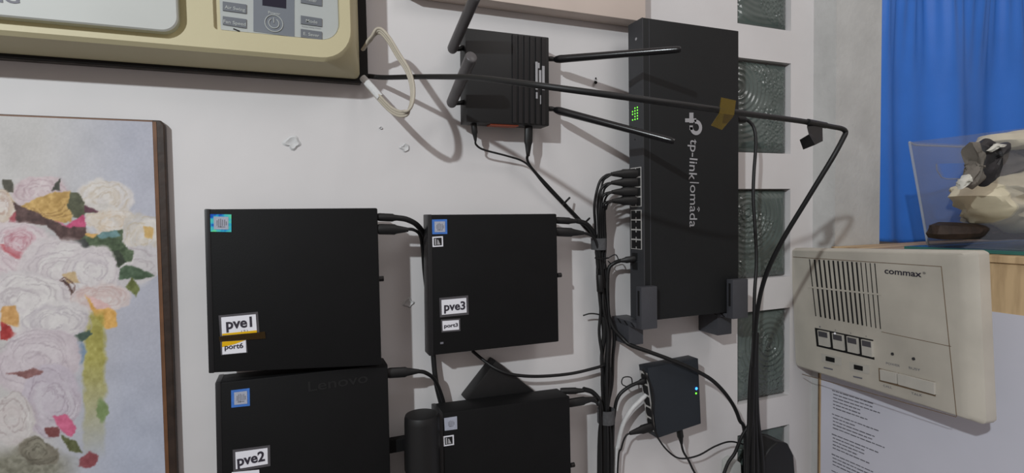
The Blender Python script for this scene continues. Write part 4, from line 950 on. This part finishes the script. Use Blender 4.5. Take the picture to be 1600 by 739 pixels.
hp = [bpn.at(*p) for p in ((1463, 256), (1464, 266), (1471, 277), (1480, 279.5), (1530, 279))]; sweep(bm, hp, .0010, 6)
obj('rim', bm, M['acrylicedge'], bo)
# crumpled things in the bin
def crumple(name, outline, ypl, depth, m, label, cat, seed, parent=None, amp=.006, n=26, zmin=None):
    """a full-bodied crumpled bag: outline loops inflated on both sides with creases"""
    rr = np.random.RandomState(seed); pl = Plane((0, ypl, 0), (1, 0, 0), (0, 0, 1)); P_ = [pl.at(*p) for p in outline]; c = sum(P_, V(0, 0, 0))/len(P_)
    dense = []
    for k in range(len(P_)):
        a, b = P_[k], P_[(k+1) % len(P_)]
        for j in range(5): dense.append(a+(b-a)*(j/5))
    bm = bmesh.new(); loops = []; nl = 9; ph = rr.rand(6)*6.28
    for i in range(-nl, nl+1):
        t = i/nl; s = math.cos(t*PI/2)**.55 if abs(t) < 1 else .02
        lp_ = []
        for q in dense:
            v = (q-c)*s; a = math.atan2(v.z, v.x)
            cr = amp*(math.sin(a*5+ph[0]+t*4)+.7*math.sin(a*9+ph[1]-t*6)+.5*math.sin(a*14+ph[2]+t*9))*(.3+.7*abs(t)**.5)*.5
            p = c+v+V(0, -depth*math.sin(t*PI/2)+cr, 0)
            if s > .05 and abs(t) > .05: p += v.normalized()*cr*.6
            if p.z < zb_+.004: p.z = zb_+.004
            lp_.append(p)
        loops.append(lp_)
    loft(bm, loops, cap=True, capfirst=True); o = obj(name, bm, m, parent, smooth=22)
    if not parent: tag(o, label, cat)
    return o
yc_ = yb-.085
crumple('cream_bag', [(1502, 306), (1522, 290), (1552, 276), (1578, 262), (1625, 262), (1650, 320), (1640, 364), (1580, 364), (1545, 350), (1524, 334), (1512, 318)], yc_, .040, M['bag'], 'crumpled cream bag filling the right of the clear bin', 'bag', 1, amp=.011)
crumple('grey_cloth', [(1532, 236), (1560, 232), (1640, 214), (1660, 262), (1600, 258), (1560, 274), (1540, 280), (1530, 262)], yc_+.006, .028, M['greycloth'], 'folded grey cloth between the cream bag and the pale bag', 'cloth', 2, amp=.006)
crumple('pale_bag', [(1535, 222), (1548, 210), (1580, 206), (1640, 196), (1640, 226), (1600, 230), (1570, 238), (1545, 236)], yc_-.004, .030, M['bag'], 'pale cream bag on top of the bin pile', 'bag', 3, amp=.005)
crumple('dark_pouch', [(1529, 226), (1540, 216), (1552, 226), (1572, 222), (1570, 234), (1548, 240), (1549, 268), (1556, 278), (1538, 292), (1532, 270)], yc_-.040, .010, M['bagdark'], 'black pouch with white torn edge hanging over the pile in the bin', 'pouch', 4, amp=.003)
crumple('grey_wrapper', [(1514, 222), (1530, 222), (1534, 250), (1533, 284), (1518, 296), (1506, 290), (1512, 270), (1522, 252)], yc_-.036, .008, M['greycloth'], 'grey wrapper at the left of the bin pile', 'wrapper', 5, amp=.004)
crumple('clear_wrapper', [(1500, 296), (1500, 282), (1512, 272), (1516, 284), (1508, 288)], yc_-.038, .006, M['bagwhite'], 'small white plastic wrapper at the tip of the bin pile', 'wrapper', 6, amp=.002)
crumple('white_trim', [(1542, 236), (1556, 224), (1572, 226), (1570, 230), (1558, 230), (1548, 238)], yc_-.052, .003, M['bagwhite'], 'white ragged edge on the black pouch in the bin', 'wrapper', 7, amp=.001)
crumple('brown_leather_piece', [(1462, 366), (1466, 352), (1482, 347), (1505, 352), (1530, 346), (1560, 358), (1600, 356), (1640, 368), (1640, 374), (1470, 374)], yb-.05, .03, M['brownstuff'], 'dark brown leathery heap on the bin bottom', 'leather piece', 8, amp=.010)
